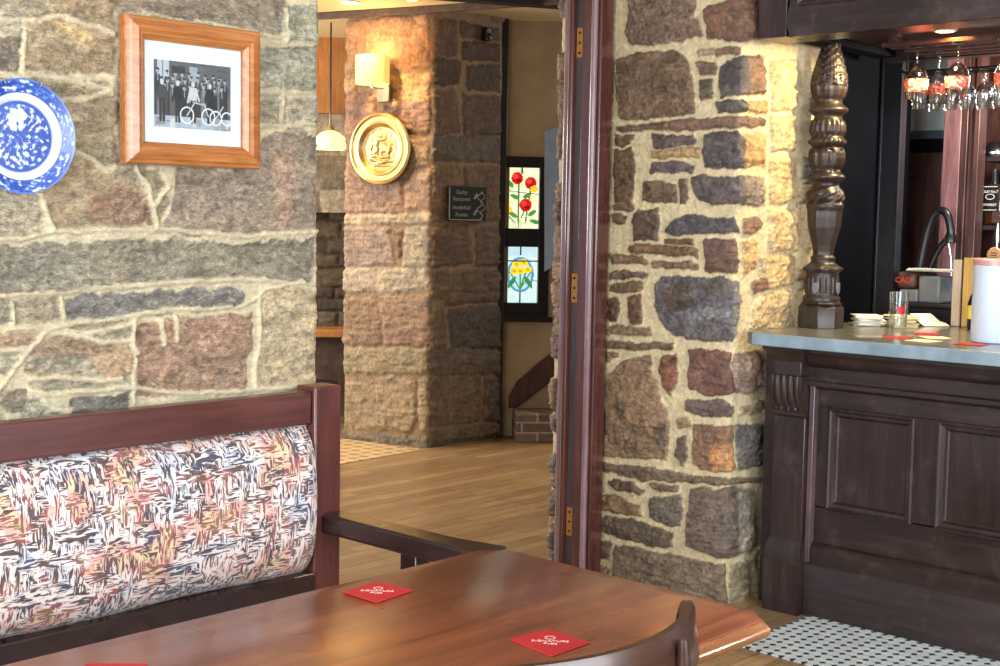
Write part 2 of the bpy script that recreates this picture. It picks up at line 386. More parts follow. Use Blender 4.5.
# ------------------------------------------------------------------ small painter for flat artwork on real surfaces
class Canvas:
    def __init__(s, w, h, bg):
        s.w, s.h = w, h; s.a = np.ones((h, w, 3))*np.array(bg, float)
        s.Y, s.X = np.mgrid[0:h, 0:w]; s.X = (s.X+0.5)/w; s.Y = (s.Y+0.5)/h*(h/w)
    def put(s, m, c): s.a[m] = c
    def ell(s, x, y, rx, ry, c, rot=0):
        dx, dy = s.X-x, s.Y-y; ca, sa = math.cos(rot), math.sin(rot)
        s.put(((dx*ca+dy*sa)/rx)**2+((-dx*sa+dy*ca)/ry)**2 < 1, c)
    def ring(s, x, y, r, w, c, q=1.0):
        d = np.sqrt((s.X-x)**2+((s.Y-y)/q)**2); s.put(np.abs(d-r) < w, c)
    def line(s, x0, y0, x1, y1, w, c):
        ex, ey = x1-x0, y1-y0; t = np.clip(((s.X-x0)*ex+(s.Y-y0)*ey)/(ex*ex+ey*ey+1e-9), 0, 1)
        s.put((s.X-x0-ex*t)**2+(s.Y-y0-ey*t)**2 < w*w, c)
    def rect(s, x0, y0, x1, y1, c): s.put((s.X > x0) & (s.X < x1) & (s.Y > y0) & (s.Y < y1), c)
    def pl(s, P, c): s.put(sdist(s.X, s.Y, P) > 0, c)
    def mesh(s, mb, o, ex, ey):
        """lay the picture on the plane with top-left corner o, edge vectors ex (right) and ey (down)"""
        o, ex, ey = Vector(o), Vector(ex), Vector(ey)
        for j in range(s.h):
            for i in range(s.w):
                q = [o+ex*((i+a)/s.w)+ey*((j+b)/s.h) for a, b in ((0, 0), (1, 0), (1, 1), (0, 1))]
                mb.add(q, [(3, 2, 1, 0)], tuple(s.a[j, i]))
        return mb
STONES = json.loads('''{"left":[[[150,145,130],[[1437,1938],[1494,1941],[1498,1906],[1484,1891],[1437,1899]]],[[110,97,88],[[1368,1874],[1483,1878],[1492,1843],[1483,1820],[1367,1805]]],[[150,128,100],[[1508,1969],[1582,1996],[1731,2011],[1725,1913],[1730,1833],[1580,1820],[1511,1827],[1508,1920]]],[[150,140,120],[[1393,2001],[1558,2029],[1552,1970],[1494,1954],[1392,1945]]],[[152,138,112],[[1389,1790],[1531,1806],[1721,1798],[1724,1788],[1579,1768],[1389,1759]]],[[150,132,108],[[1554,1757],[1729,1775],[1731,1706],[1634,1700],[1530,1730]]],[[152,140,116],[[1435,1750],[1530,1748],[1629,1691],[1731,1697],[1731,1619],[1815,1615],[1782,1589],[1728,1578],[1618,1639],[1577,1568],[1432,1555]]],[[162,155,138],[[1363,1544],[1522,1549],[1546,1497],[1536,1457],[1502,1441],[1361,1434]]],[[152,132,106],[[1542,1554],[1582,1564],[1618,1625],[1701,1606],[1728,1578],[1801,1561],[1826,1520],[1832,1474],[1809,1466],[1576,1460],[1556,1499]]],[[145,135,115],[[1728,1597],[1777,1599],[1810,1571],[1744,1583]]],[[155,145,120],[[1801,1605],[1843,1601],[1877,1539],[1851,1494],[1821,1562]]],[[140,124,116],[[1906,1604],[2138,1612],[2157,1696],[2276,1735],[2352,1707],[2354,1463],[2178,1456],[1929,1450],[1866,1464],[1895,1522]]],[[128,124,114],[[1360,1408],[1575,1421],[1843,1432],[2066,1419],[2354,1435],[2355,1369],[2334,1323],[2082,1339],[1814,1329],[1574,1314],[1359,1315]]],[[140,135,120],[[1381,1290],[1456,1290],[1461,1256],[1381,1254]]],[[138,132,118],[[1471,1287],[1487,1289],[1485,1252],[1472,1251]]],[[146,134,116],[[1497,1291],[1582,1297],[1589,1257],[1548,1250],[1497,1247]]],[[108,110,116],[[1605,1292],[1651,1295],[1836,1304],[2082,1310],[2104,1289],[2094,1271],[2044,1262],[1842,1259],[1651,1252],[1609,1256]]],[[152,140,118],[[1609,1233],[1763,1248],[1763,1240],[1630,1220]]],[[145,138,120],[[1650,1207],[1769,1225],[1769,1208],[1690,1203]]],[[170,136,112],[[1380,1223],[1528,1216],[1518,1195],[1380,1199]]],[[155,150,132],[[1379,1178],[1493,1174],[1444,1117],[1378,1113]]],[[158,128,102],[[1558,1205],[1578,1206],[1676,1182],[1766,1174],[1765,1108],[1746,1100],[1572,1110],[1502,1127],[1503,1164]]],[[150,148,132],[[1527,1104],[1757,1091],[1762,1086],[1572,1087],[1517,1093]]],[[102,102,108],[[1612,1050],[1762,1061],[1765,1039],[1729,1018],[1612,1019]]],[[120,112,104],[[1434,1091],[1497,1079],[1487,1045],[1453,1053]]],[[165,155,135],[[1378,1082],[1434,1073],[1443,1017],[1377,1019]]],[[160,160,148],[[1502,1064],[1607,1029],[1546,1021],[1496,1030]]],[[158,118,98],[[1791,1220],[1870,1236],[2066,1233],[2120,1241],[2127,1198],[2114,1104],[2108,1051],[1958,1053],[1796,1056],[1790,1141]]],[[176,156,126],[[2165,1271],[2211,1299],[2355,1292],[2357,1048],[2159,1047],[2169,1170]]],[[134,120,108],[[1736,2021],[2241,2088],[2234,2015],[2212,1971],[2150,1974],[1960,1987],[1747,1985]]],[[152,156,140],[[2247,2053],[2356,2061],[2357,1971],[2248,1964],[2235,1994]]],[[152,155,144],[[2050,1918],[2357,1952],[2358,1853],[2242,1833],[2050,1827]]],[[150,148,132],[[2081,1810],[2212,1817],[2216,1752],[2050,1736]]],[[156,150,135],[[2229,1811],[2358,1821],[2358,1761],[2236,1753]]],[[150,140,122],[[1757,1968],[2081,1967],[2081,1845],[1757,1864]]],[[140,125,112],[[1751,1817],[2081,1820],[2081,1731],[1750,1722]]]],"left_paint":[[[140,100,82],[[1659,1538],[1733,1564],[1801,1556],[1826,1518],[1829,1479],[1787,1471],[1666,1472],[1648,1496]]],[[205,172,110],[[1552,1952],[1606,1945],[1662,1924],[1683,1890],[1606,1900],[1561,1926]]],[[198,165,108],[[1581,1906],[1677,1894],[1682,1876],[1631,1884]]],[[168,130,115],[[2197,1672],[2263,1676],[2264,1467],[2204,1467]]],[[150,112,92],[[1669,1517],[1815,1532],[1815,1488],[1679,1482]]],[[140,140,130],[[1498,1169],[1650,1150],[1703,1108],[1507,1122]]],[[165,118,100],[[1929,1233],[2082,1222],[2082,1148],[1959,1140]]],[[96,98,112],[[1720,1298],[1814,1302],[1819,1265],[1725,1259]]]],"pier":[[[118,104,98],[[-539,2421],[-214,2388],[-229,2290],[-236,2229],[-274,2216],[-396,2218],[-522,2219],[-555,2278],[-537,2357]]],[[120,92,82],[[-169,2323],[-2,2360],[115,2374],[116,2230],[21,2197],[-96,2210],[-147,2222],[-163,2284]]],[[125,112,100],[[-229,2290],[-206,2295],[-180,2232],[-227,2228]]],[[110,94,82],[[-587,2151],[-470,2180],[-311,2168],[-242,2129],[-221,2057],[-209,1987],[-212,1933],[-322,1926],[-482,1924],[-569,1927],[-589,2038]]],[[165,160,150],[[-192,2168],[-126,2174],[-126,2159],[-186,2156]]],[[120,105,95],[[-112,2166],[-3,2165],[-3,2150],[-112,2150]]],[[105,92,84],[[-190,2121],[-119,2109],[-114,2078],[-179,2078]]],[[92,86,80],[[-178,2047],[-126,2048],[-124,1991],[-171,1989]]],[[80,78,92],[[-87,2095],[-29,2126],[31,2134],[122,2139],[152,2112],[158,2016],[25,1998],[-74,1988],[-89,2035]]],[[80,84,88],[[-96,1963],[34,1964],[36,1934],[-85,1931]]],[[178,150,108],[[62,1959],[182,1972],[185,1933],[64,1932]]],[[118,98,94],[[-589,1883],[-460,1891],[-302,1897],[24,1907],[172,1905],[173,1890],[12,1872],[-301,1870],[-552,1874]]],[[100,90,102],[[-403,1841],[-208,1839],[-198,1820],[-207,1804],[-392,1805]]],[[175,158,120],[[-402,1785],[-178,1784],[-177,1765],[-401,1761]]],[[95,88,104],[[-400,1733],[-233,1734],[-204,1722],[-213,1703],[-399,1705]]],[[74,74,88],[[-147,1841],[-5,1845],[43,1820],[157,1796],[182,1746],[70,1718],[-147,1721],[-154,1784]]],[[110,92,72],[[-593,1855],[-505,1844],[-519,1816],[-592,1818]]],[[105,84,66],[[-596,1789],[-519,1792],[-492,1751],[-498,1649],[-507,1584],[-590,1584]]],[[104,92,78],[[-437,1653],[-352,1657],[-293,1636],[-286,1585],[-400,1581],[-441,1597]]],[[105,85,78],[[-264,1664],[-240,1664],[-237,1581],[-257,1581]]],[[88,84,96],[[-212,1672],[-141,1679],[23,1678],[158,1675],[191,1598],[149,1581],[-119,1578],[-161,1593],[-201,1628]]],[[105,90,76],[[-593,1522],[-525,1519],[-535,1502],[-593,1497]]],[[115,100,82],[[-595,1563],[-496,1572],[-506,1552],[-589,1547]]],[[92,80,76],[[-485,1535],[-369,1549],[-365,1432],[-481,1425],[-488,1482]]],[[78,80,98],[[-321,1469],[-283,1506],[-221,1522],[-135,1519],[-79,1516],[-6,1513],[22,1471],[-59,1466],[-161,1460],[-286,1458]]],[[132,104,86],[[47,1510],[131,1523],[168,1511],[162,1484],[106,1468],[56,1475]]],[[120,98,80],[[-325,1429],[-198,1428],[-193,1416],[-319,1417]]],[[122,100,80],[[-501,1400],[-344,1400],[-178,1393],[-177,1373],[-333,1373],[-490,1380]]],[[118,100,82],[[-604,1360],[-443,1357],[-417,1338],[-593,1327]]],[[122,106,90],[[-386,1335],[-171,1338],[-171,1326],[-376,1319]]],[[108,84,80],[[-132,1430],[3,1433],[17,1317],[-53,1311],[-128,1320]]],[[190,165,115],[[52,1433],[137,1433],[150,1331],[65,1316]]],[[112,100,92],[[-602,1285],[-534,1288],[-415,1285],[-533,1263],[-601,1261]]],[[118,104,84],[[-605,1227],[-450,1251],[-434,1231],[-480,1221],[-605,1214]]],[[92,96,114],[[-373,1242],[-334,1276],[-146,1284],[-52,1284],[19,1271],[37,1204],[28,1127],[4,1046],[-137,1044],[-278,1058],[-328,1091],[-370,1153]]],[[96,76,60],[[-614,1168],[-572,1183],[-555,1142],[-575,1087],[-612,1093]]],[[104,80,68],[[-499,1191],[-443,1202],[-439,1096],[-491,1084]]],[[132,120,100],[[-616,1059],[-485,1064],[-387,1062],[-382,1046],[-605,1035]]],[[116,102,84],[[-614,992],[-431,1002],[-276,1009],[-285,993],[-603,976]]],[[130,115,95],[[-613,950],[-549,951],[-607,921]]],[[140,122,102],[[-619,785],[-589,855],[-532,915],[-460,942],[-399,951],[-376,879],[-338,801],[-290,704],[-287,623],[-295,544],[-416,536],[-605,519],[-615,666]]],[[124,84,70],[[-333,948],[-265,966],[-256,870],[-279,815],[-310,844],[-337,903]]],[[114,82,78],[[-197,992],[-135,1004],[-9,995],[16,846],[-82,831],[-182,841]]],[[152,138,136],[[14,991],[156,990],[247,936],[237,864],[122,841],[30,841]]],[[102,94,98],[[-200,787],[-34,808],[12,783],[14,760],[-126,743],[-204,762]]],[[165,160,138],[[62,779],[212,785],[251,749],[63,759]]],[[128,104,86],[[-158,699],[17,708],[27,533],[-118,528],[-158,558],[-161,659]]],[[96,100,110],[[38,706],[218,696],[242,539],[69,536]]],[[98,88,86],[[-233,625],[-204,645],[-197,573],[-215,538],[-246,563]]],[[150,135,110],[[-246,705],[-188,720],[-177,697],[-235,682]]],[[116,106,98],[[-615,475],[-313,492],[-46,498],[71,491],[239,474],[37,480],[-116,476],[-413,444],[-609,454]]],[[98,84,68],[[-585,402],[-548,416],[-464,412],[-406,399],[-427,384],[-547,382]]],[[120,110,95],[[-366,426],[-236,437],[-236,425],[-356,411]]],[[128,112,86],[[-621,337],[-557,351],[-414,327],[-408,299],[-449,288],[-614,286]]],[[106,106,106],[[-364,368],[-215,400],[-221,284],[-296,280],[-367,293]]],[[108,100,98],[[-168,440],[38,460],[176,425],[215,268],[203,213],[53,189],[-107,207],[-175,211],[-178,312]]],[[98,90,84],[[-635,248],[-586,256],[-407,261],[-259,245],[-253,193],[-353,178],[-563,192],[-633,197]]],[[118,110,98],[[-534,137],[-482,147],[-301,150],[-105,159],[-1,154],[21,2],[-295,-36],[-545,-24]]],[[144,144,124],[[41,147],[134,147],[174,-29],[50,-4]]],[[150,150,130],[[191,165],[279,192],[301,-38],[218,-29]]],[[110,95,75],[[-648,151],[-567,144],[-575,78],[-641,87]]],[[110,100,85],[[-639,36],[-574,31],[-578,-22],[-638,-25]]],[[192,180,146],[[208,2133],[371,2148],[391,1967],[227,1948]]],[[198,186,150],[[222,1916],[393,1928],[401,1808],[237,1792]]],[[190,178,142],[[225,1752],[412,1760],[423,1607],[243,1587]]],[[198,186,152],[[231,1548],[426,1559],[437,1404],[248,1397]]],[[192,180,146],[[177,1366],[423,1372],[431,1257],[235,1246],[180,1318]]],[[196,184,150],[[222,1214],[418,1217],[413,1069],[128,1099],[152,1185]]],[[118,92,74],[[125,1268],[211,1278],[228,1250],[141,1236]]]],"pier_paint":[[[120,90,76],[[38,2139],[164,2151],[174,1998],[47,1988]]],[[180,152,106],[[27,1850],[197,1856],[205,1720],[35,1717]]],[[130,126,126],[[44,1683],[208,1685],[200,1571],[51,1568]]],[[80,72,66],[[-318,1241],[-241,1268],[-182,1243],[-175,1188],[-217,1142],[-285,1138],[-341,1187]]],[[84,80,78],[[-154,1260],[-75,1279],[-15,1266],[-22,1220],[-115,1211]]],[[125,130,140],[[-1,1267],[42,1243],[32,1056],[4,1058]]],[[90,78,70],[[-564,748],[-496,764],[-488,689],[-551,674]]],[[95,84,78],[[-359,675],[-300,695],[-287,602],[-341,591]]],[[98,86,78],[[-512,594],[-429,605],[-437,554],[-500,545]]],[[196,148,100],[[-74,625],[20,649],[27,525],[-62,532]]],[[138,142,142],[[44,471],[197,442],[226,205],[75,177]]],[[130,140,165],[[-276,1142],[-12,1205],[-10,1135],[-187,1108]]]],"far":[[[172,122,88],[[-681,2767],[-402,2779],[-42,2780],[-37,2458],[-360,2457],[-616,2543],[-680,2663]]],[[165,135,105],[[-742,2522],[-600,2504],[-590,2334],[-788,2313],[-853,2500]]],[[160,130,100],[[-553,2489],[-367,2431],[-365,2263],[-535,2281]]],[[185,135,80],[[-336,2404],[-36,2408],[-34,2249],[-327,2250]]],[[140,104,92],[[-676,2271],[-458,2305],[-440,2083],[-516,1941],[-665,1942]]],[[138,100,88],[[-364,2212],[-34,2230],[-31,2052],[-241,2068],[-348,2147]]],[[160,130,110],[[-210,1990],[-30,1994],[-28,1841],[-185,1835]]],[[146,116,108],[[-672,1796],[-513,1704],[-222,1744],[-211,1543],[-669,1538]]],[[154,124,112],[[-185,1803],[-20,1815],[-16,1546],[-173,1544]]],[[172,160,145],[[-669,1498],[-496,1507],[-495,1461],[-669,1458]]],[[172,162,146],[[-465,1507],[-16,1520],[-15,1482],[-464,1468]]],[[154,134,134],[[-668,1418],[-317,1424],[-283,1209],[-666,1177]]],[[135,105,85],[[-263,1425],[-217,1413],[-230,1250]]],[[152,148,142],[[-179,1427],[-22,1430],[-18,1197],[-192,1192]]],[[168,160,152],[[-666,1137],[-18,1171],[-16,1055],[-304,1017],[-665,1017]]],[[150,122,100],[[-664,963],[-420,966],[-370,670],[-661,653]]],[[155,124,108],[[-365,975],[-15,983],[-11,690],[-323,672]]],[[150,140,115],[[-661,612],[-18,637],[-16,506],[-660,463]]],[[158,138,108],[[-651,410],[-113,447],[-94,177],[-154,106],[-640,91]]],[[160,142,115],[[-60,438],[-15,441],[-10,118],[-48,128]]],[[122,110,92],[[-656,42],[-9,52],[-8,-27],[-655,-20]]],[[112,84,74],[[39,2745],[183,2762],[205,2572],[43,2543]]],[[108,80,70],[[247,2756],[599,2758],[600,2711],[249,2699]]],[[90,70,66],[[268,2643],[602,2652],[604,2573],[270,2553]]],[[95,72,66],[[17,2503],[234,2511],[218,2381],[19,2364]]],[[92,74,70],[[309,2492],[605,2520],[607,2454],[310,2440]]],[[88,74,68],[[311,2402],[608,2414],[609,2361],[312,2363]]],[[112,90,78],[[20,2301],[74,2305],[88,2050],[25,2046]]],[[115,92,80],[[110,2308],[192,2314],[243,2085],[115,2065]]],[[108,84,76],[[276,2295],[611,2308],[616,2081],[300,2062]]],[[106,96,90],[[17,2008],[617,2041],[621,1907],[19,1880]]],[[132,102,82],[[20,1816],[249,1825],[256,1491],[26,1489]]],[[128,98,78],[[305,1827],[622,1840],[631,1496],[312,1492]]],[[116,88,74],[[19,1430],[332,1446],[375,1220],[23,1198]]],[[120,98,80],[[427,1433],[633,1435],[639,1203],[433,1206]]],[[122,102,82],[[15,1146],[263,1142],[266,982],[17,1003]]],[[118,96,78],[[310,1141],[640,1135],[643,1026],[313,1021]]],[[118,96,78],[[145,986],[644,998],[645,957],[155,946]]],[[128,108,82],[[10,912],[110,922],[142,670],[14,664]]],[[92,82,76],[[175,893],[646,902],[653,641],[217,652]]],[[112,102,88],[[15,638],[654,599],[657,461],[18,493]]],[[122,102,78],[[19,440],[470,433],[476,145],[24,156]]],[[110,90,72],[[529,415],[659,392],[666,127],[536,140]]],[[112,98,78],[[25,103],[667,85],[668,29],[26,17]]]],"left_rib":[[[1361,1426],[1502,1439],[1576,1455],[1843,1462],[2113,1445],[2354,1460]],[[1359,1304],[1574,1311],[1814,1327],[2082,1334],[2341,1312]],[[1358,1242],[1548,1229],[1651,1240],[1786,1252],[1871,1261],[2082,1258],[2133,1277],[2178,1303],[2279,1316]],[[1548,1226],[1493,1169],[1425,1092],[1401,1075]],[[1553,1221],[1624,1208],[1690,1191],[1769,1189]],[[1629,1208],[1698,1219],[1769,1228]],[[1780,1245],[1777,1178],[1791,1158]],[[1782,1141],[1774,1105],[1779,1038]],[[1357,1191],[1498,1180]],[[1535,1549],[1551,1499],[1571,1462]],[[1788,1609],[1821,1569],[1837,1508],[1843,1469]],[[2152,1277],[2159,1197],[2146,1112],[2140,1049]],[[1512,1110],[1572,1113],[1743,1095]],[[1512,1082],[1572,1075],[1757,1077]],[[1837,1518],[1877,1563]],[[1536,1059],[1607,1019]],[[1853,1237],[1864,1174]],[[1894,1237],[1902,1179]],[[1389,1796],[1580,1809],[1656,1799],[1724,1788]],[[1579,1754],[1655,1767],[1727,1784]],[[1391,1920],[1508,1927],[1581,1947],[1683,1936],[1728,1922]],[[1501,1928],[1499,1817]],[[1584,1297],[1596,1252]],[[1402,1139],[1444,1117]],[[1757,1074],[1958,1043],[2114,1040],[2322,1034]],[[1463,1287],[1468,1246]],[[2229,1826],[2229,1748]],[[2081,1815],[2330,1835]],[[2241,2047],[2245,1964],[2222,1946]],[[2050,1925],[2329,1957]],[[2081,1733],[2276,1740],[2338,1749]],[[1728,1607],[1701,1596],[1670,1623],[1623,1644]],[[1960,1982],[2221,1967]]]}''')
# ------------------------------------------------------------------ materials
M_left = stone_mat('left_wall_stone', 0.62, 1.0, 0.6, (1, 1, 1.9), 0.5, 0.75)
M_pier = stone_mat('pier_stone', 0.42, 1.0, 0.7, (1, 1, 1.1), 0.5, 0.30)
M_far = stone_mat('far_stone', 0.8, 1.0, 0.5, (0.9, 0.9, 0.45), 0.34, 0.25)
M_bar = wood('dark_bar_wood', (28, 18, 18), (44, 30, 30), (62, 45, 45), 'y', 0.36, 0.8, 0.25, 0.05, ((112, 92, 88), 0.3), 0.3)
M_barz = wood('dark_bar_wood_upright', (28, 18, 18), (46, 31, 31), (64, 46, 45), 'z', 0.36, 0.8, 0.25, 0.05, ((112, 92, 88), 0.25), 0.3)
M_barl = wood('pale_bar_wood', (70, 52, 54), (92, 72, 76), (112, 92, 96), 'z', 0.34, 0.8, 0.25, 0.04)  # lighter tone of the bar wood for the pilaster cheek
M_carve = wood('carved_oak', (26, 17, 12), (44, 31, 25), (60, 46, 39), 'z', 0.42, 1.0, 0.12, 0.1, ((112, 98, 88), 0.25), 0.3)
M_mahog = wood('mahogany', (66, 31, 29), (86, 43, 40), (104, 58, 53), 'x', 0.36, 0.6, 0.3, 0.03, None, 0.25)
M_mahogz = wood('mahogany_upright', (64, 28, 27), (86, 40, 37), (102, 54, 49), 'z', 0.36, 0.6, 0.3, 0.03, None, 0.25)
M_armw = wood('dark_arm_wood', (26, 12, 10), (38, 19, 16), (50, 27, 22), 'y', 0.3, 0.6, 0.4, 0.02, None, 0.2)
M_table = wood('table_wood', (100, 47, 28), (134, 69, 42), (162, 96, 60), 'x', 0.30, 0.5, 0.6, 0.015, None, 0.2)
M_tedge = wood('table_edge_lit', (128, 76, 42), (164, 104, 62), (192, 134, 86), 'x', 0.28, 0.6, 0.5, 0.03, None, 0.15)  # table wood made lighter, as the edge catches the light
M_chair = wood('dark_chair_wood', (44, 23, 16), (62, 34, 24), (80, 46, 33), 'x', 0.34, 0.8, 0.25, 0.02, None, 0.15)
M_frame = wood('pine_frame', (134, 76, 30), (170, 104, 48), (196, 134, 78), 'x', 0.4, 1.2, 0.3, 0.05)
M_door = wood('door_post_red', (66, 32, 30), (88, 46, 42), (106, 62, 56), 'z', 0.24, 0.7, 0.7, 0.02, None, 0.12)
M_doorg = wood('door_post_grey', (62, 54, 54), (84, 74, 74), (104, 94, 94), 'z', 0.35, 0.7, 0.3, 0.02)
M_panelw = wood('red_brown_panelling', (54, 32, 30), (80, 50, 46), (108, 74, 68), 'z', 0.38, 0.8, 0.3, 0.05, None, 0.3)
M_pink = wood('pale_worn_post', (112, 72, 72), (146, 102, 104), (170, 130, 132), 'z', 0.4, 0.8, 0.2, 0.05)
M_black = plain('black_paint', (20, 20, 23), 0.35, 0, 0.2, 8, 0.2)
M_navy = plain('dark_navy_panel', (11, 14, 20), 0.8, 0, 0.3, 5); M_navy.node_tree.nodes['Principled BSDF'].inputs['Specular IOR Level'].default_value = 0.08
M_iron = plain('black_metal', (24, 24, 26), 0.35, 0.6)
M_steel = plain('steel', (190, 190, 190), 0.25, 1.0, 0.05)
M_brass = plain('brass', (206, 176, 116), 0.34, 1.0, 0.12, 30)
M_cream = plain('cream_ceiling_paint', (222, 204, 160), 0.8, 0, 0.05, 3)
M_white = plain('white_paint', (225, 224, 218), 0.6, 0, 0.03)
M_plast = plain('rough_plaster', (170, 150, 118), 0.85, 0, 0.14, 5, 0, 0.5)
M_red = plain('red_card', (176, 28, 36), 0.55, 0, 0.06, 30)
M_paper = plain('white_paper', (238, 236, 226), 0.7, 0, 0.04, 20)
M_cream_p = plain('cream_paper', (226, 214, 176), 0.7, 0, 0.05, 20)
M_beam = wood('timber_beam', (58, 40, 30), (84, 62, 48), (110, 84, 64), 'x', 0.6, 0.6, 0, 0.1)
M_beamb = wood('black_beam', (16, 14, 13), (26, 23, 22), (38, 34, 32), 'x', 0.55, 0.6, 0, 0.1)
M_glass = thin_glass('clear_glass', (0.96, 0.98, 0.98), 1.6, 0.06)
M_pane = thin_glass('picture_glass', (0.98, 1, 1), 0.5, 0.03)
def zinc():
    m, t, b = nt('worn_bar_top'); v = coords(t, (6, 1.2, 6)); n = noise(t, v, 3.5, 6, 0.65); n2 = noise(t, coords(t), 30, 4)
    c = ramp(t, n.outputs[0], [(0.3, lin((70, 66, 62))), (0.5, lin((104, 102, 98))), (0.72, lin((132, 126, 114)))])
    c = mixc(t, 0.3, c, ramp(t, n2.outputs[0], [(0.35, (0.7,)*3), (0.65, (1.1,)*3)]), 'MULTIPLY')
    L(t, c, b.inputs['Base Color']); b.inputs['Roughness'].default_value = 0.32; b.inputs['Coat Weight'].default_value = 0.4
    bump(t, b, n.outputs[0], 0.1, 0.003); return m
M_zinc = zinc()
def fabric():
    m, t, b = nt('woven_abstract_fabric')
    v = coords(t); d = noise(t, v, 26, 3, 0.5); d2 = noise(t, v, 9, 2)
    def strokes(scale, seed):
        mp = node(t, 'ShaderNodeMapping'); mp.inputs['Scale'].default_value = scale; mp.inputs['Location'].default_value = (seed, seed*2, seed)
        L(t, v, mp.inputs[0]); n = noise(t, mp.outputs[0], 1.0, 2.5, 0.6, 1.2); return n.outputs[0]
    hz = strokes((24, 24, 120), 1.3); vt = strokes((120, 40, 24), 4.1)
    sel = noise(t, v, 20, 1, 0.5).outputs[0]
    selr = ramp(t, sel, [(0.485, (0, 0, 0)), (0.515, (1, 1, 1))])
    s = mixc(t, selr, hz, vt)
    line = ramp(t, s, [(0.465, (0, 0, 0)), (0.53, (1, 1, 1))])
    nc = noise(t, v, 11, 2, 0.5); sep = node(t, 'ShaderNodeSeparateColor'); L(t, nc.outputs['Color'], sep.inputs[0])
    light = ramp(t, sep.outputs[0], [(0.36, lin((206, 214, 222))), (0.45, lin((236, 230, 224))), (0.55, lin((232, 222, 216))), (0.60, lin((226, 176, 168))), (0.66, lin((228, 206, 170)))])
    dark = ramp(t, sep.outputs[1], [(0.36, lin((70, 78, 104))), (0.44, lin((72, 64, 70))), (0.52, lin((98, 78, 74))), (0.58, lin((150, 84, 84))), (0.66, lin((128, 104, 66)))])
    c = mixc(t, line, dark, light)
    L(t, mixc(t, 1.0, c, (0.80, 0.75, 0.76), 'MULTIPLY'), b.inputs['Base Color']); b.inputs['Roughness'].default_value = 0.85
    b.inputs['Sheen Weight'].default_value = 0.2
    bump(t, b, s, 0.35, 0.004); return m
M_fabric = fabric()
def planks():
    m, t, b = nt('oak_plank_floor')
    g = node(t, 'ShaderNodeTexCoord'); mp = node(t, 'ShaderNodeMapping'); L(t, g.outputs['Object'], mp.inputs[0])
    br = node(t, 'ShaderNodeTexBrick'); br.offset = 0.37; br.inputs['Scale'].default_value = 1
    br.inputs['Brick Width'].default_value = 1.3; br.inputs['Row Height'].default_value = 0.085; br.inputs['Mortar Size'].default_value = 0.0018
    br.inputs['Color1'].default_value = (*lin((168, 140, 104)), 1); br.inputs['Color2'].default_value = (*lin((138, 112, 82)), 1); br.inputs['Mortar'].default_value = (*lin((52, 36, 24)), 1)
    L(t, mp.outputs[0], br.inputs['Vector'])
    v = coords(t, (1.5, 22, 1)); n = noise(t, v, 2.4, 7, 0.7, 0.8); n2 = noise(t, coords(t), 1.5, 4)
    c = mixc(t, 0.85, br.outputs['Color'], ramp(t, n.outputs[0], [(0.3, (0.5, 0.47, 0.45)), (0.5, (0.95,)*3), (0.72, (1.35, 1.3, 1.2))]), 'MULTIPLY')
    c = mixc(t, 0.5, c, ramp(t, n2.outputs[0], [(0.35, (0.68, 0.64, 0.6)), (0.65, (1.15,)*3)]), 'MULTIPLY')
    L(t, c, b.inputs['Base Color']); b.inputs['Roughness'].default_value = 0.36; b.inputs['Coat Weight'].default_value = 0.12
    bump(t, b, n.outputs[0], 0.12, 0.002); return m
M_floor = planks()
def mosaic(name, tile, dot, grout, s, axis45=False, rough=0.3):
    """square tiles with a small contrasting inset at every corner"""
    m, t, b = nt(name); v = coords(t, (1/s, 1/s, 1)); sp = node(t, 'ShaderNodeSeparateXYZ'); L(t, v, sp.inputs[0])
    def mth(op, a, bb=None):
        n = node(t, 'ShaderNodeMath', operation=op)
        for i, q in enumerate((a, bb)):
            if q is None: continue
            if isinstance(q, (int, float)): n.inputs[i].default_value = q
            else: L(t, q, n.inputs[i])
        return n.outputs[0]
    fx = mth('SUBTRACT', mth('FRACT', sp.outputs[0]), 0.5); fy = mth('SUBTRACT', mth('FRACT', sp.outputs[1]), 0.5)
    ax, ay = mth('ABSOLUTE', fx), mth('ABSOLUTE', fy)
    # octagon tile: dots where |x|+|y| is large
    dt = mth('GREATER_THAN', mth('ADD', ax, ay), 0.71)
    gr = mth('GREATER_THAN', mth('MAXIMUM', ax, ay), 0.465)
    g2 = mth('MULTIPLY', mth('GREATER_THAN', mth('ADD', ax, ay), 0.67), mth('LESS_THAN', mth('ADD', ax, ay), 0.71))
    g3 = mth('MAXIMUM', mth('MULTIPLY', gr, mth('SUBTRACT', 1.0, dt)), g2)
    n = noise(t, coords(t), 9, 4)
    base = mixc(t, 1.0, mixc(t, dt, lin(tile), lin(dot)), ramp(t, n.outputs[0], [(0.3, (0.82,)*3), (0.7, (1.05,)*3)]), 'MULTIPLY')
    c = mixc(t, g3, base, lin(grout))
    L(t, c, b.inputs['Base Color']); b.inputs['Roughness'].default_value = rough; return m
M_mosaic = mosaic('white_mosaic', (216, 224, 224), (34, 40, 52), (160, 172, 178), 0.045)
M_tile = mosaic('passage_tile', (205, 182, 140), (150, 120, 84), (140, 118, 84), 0.10, rough=0.5)

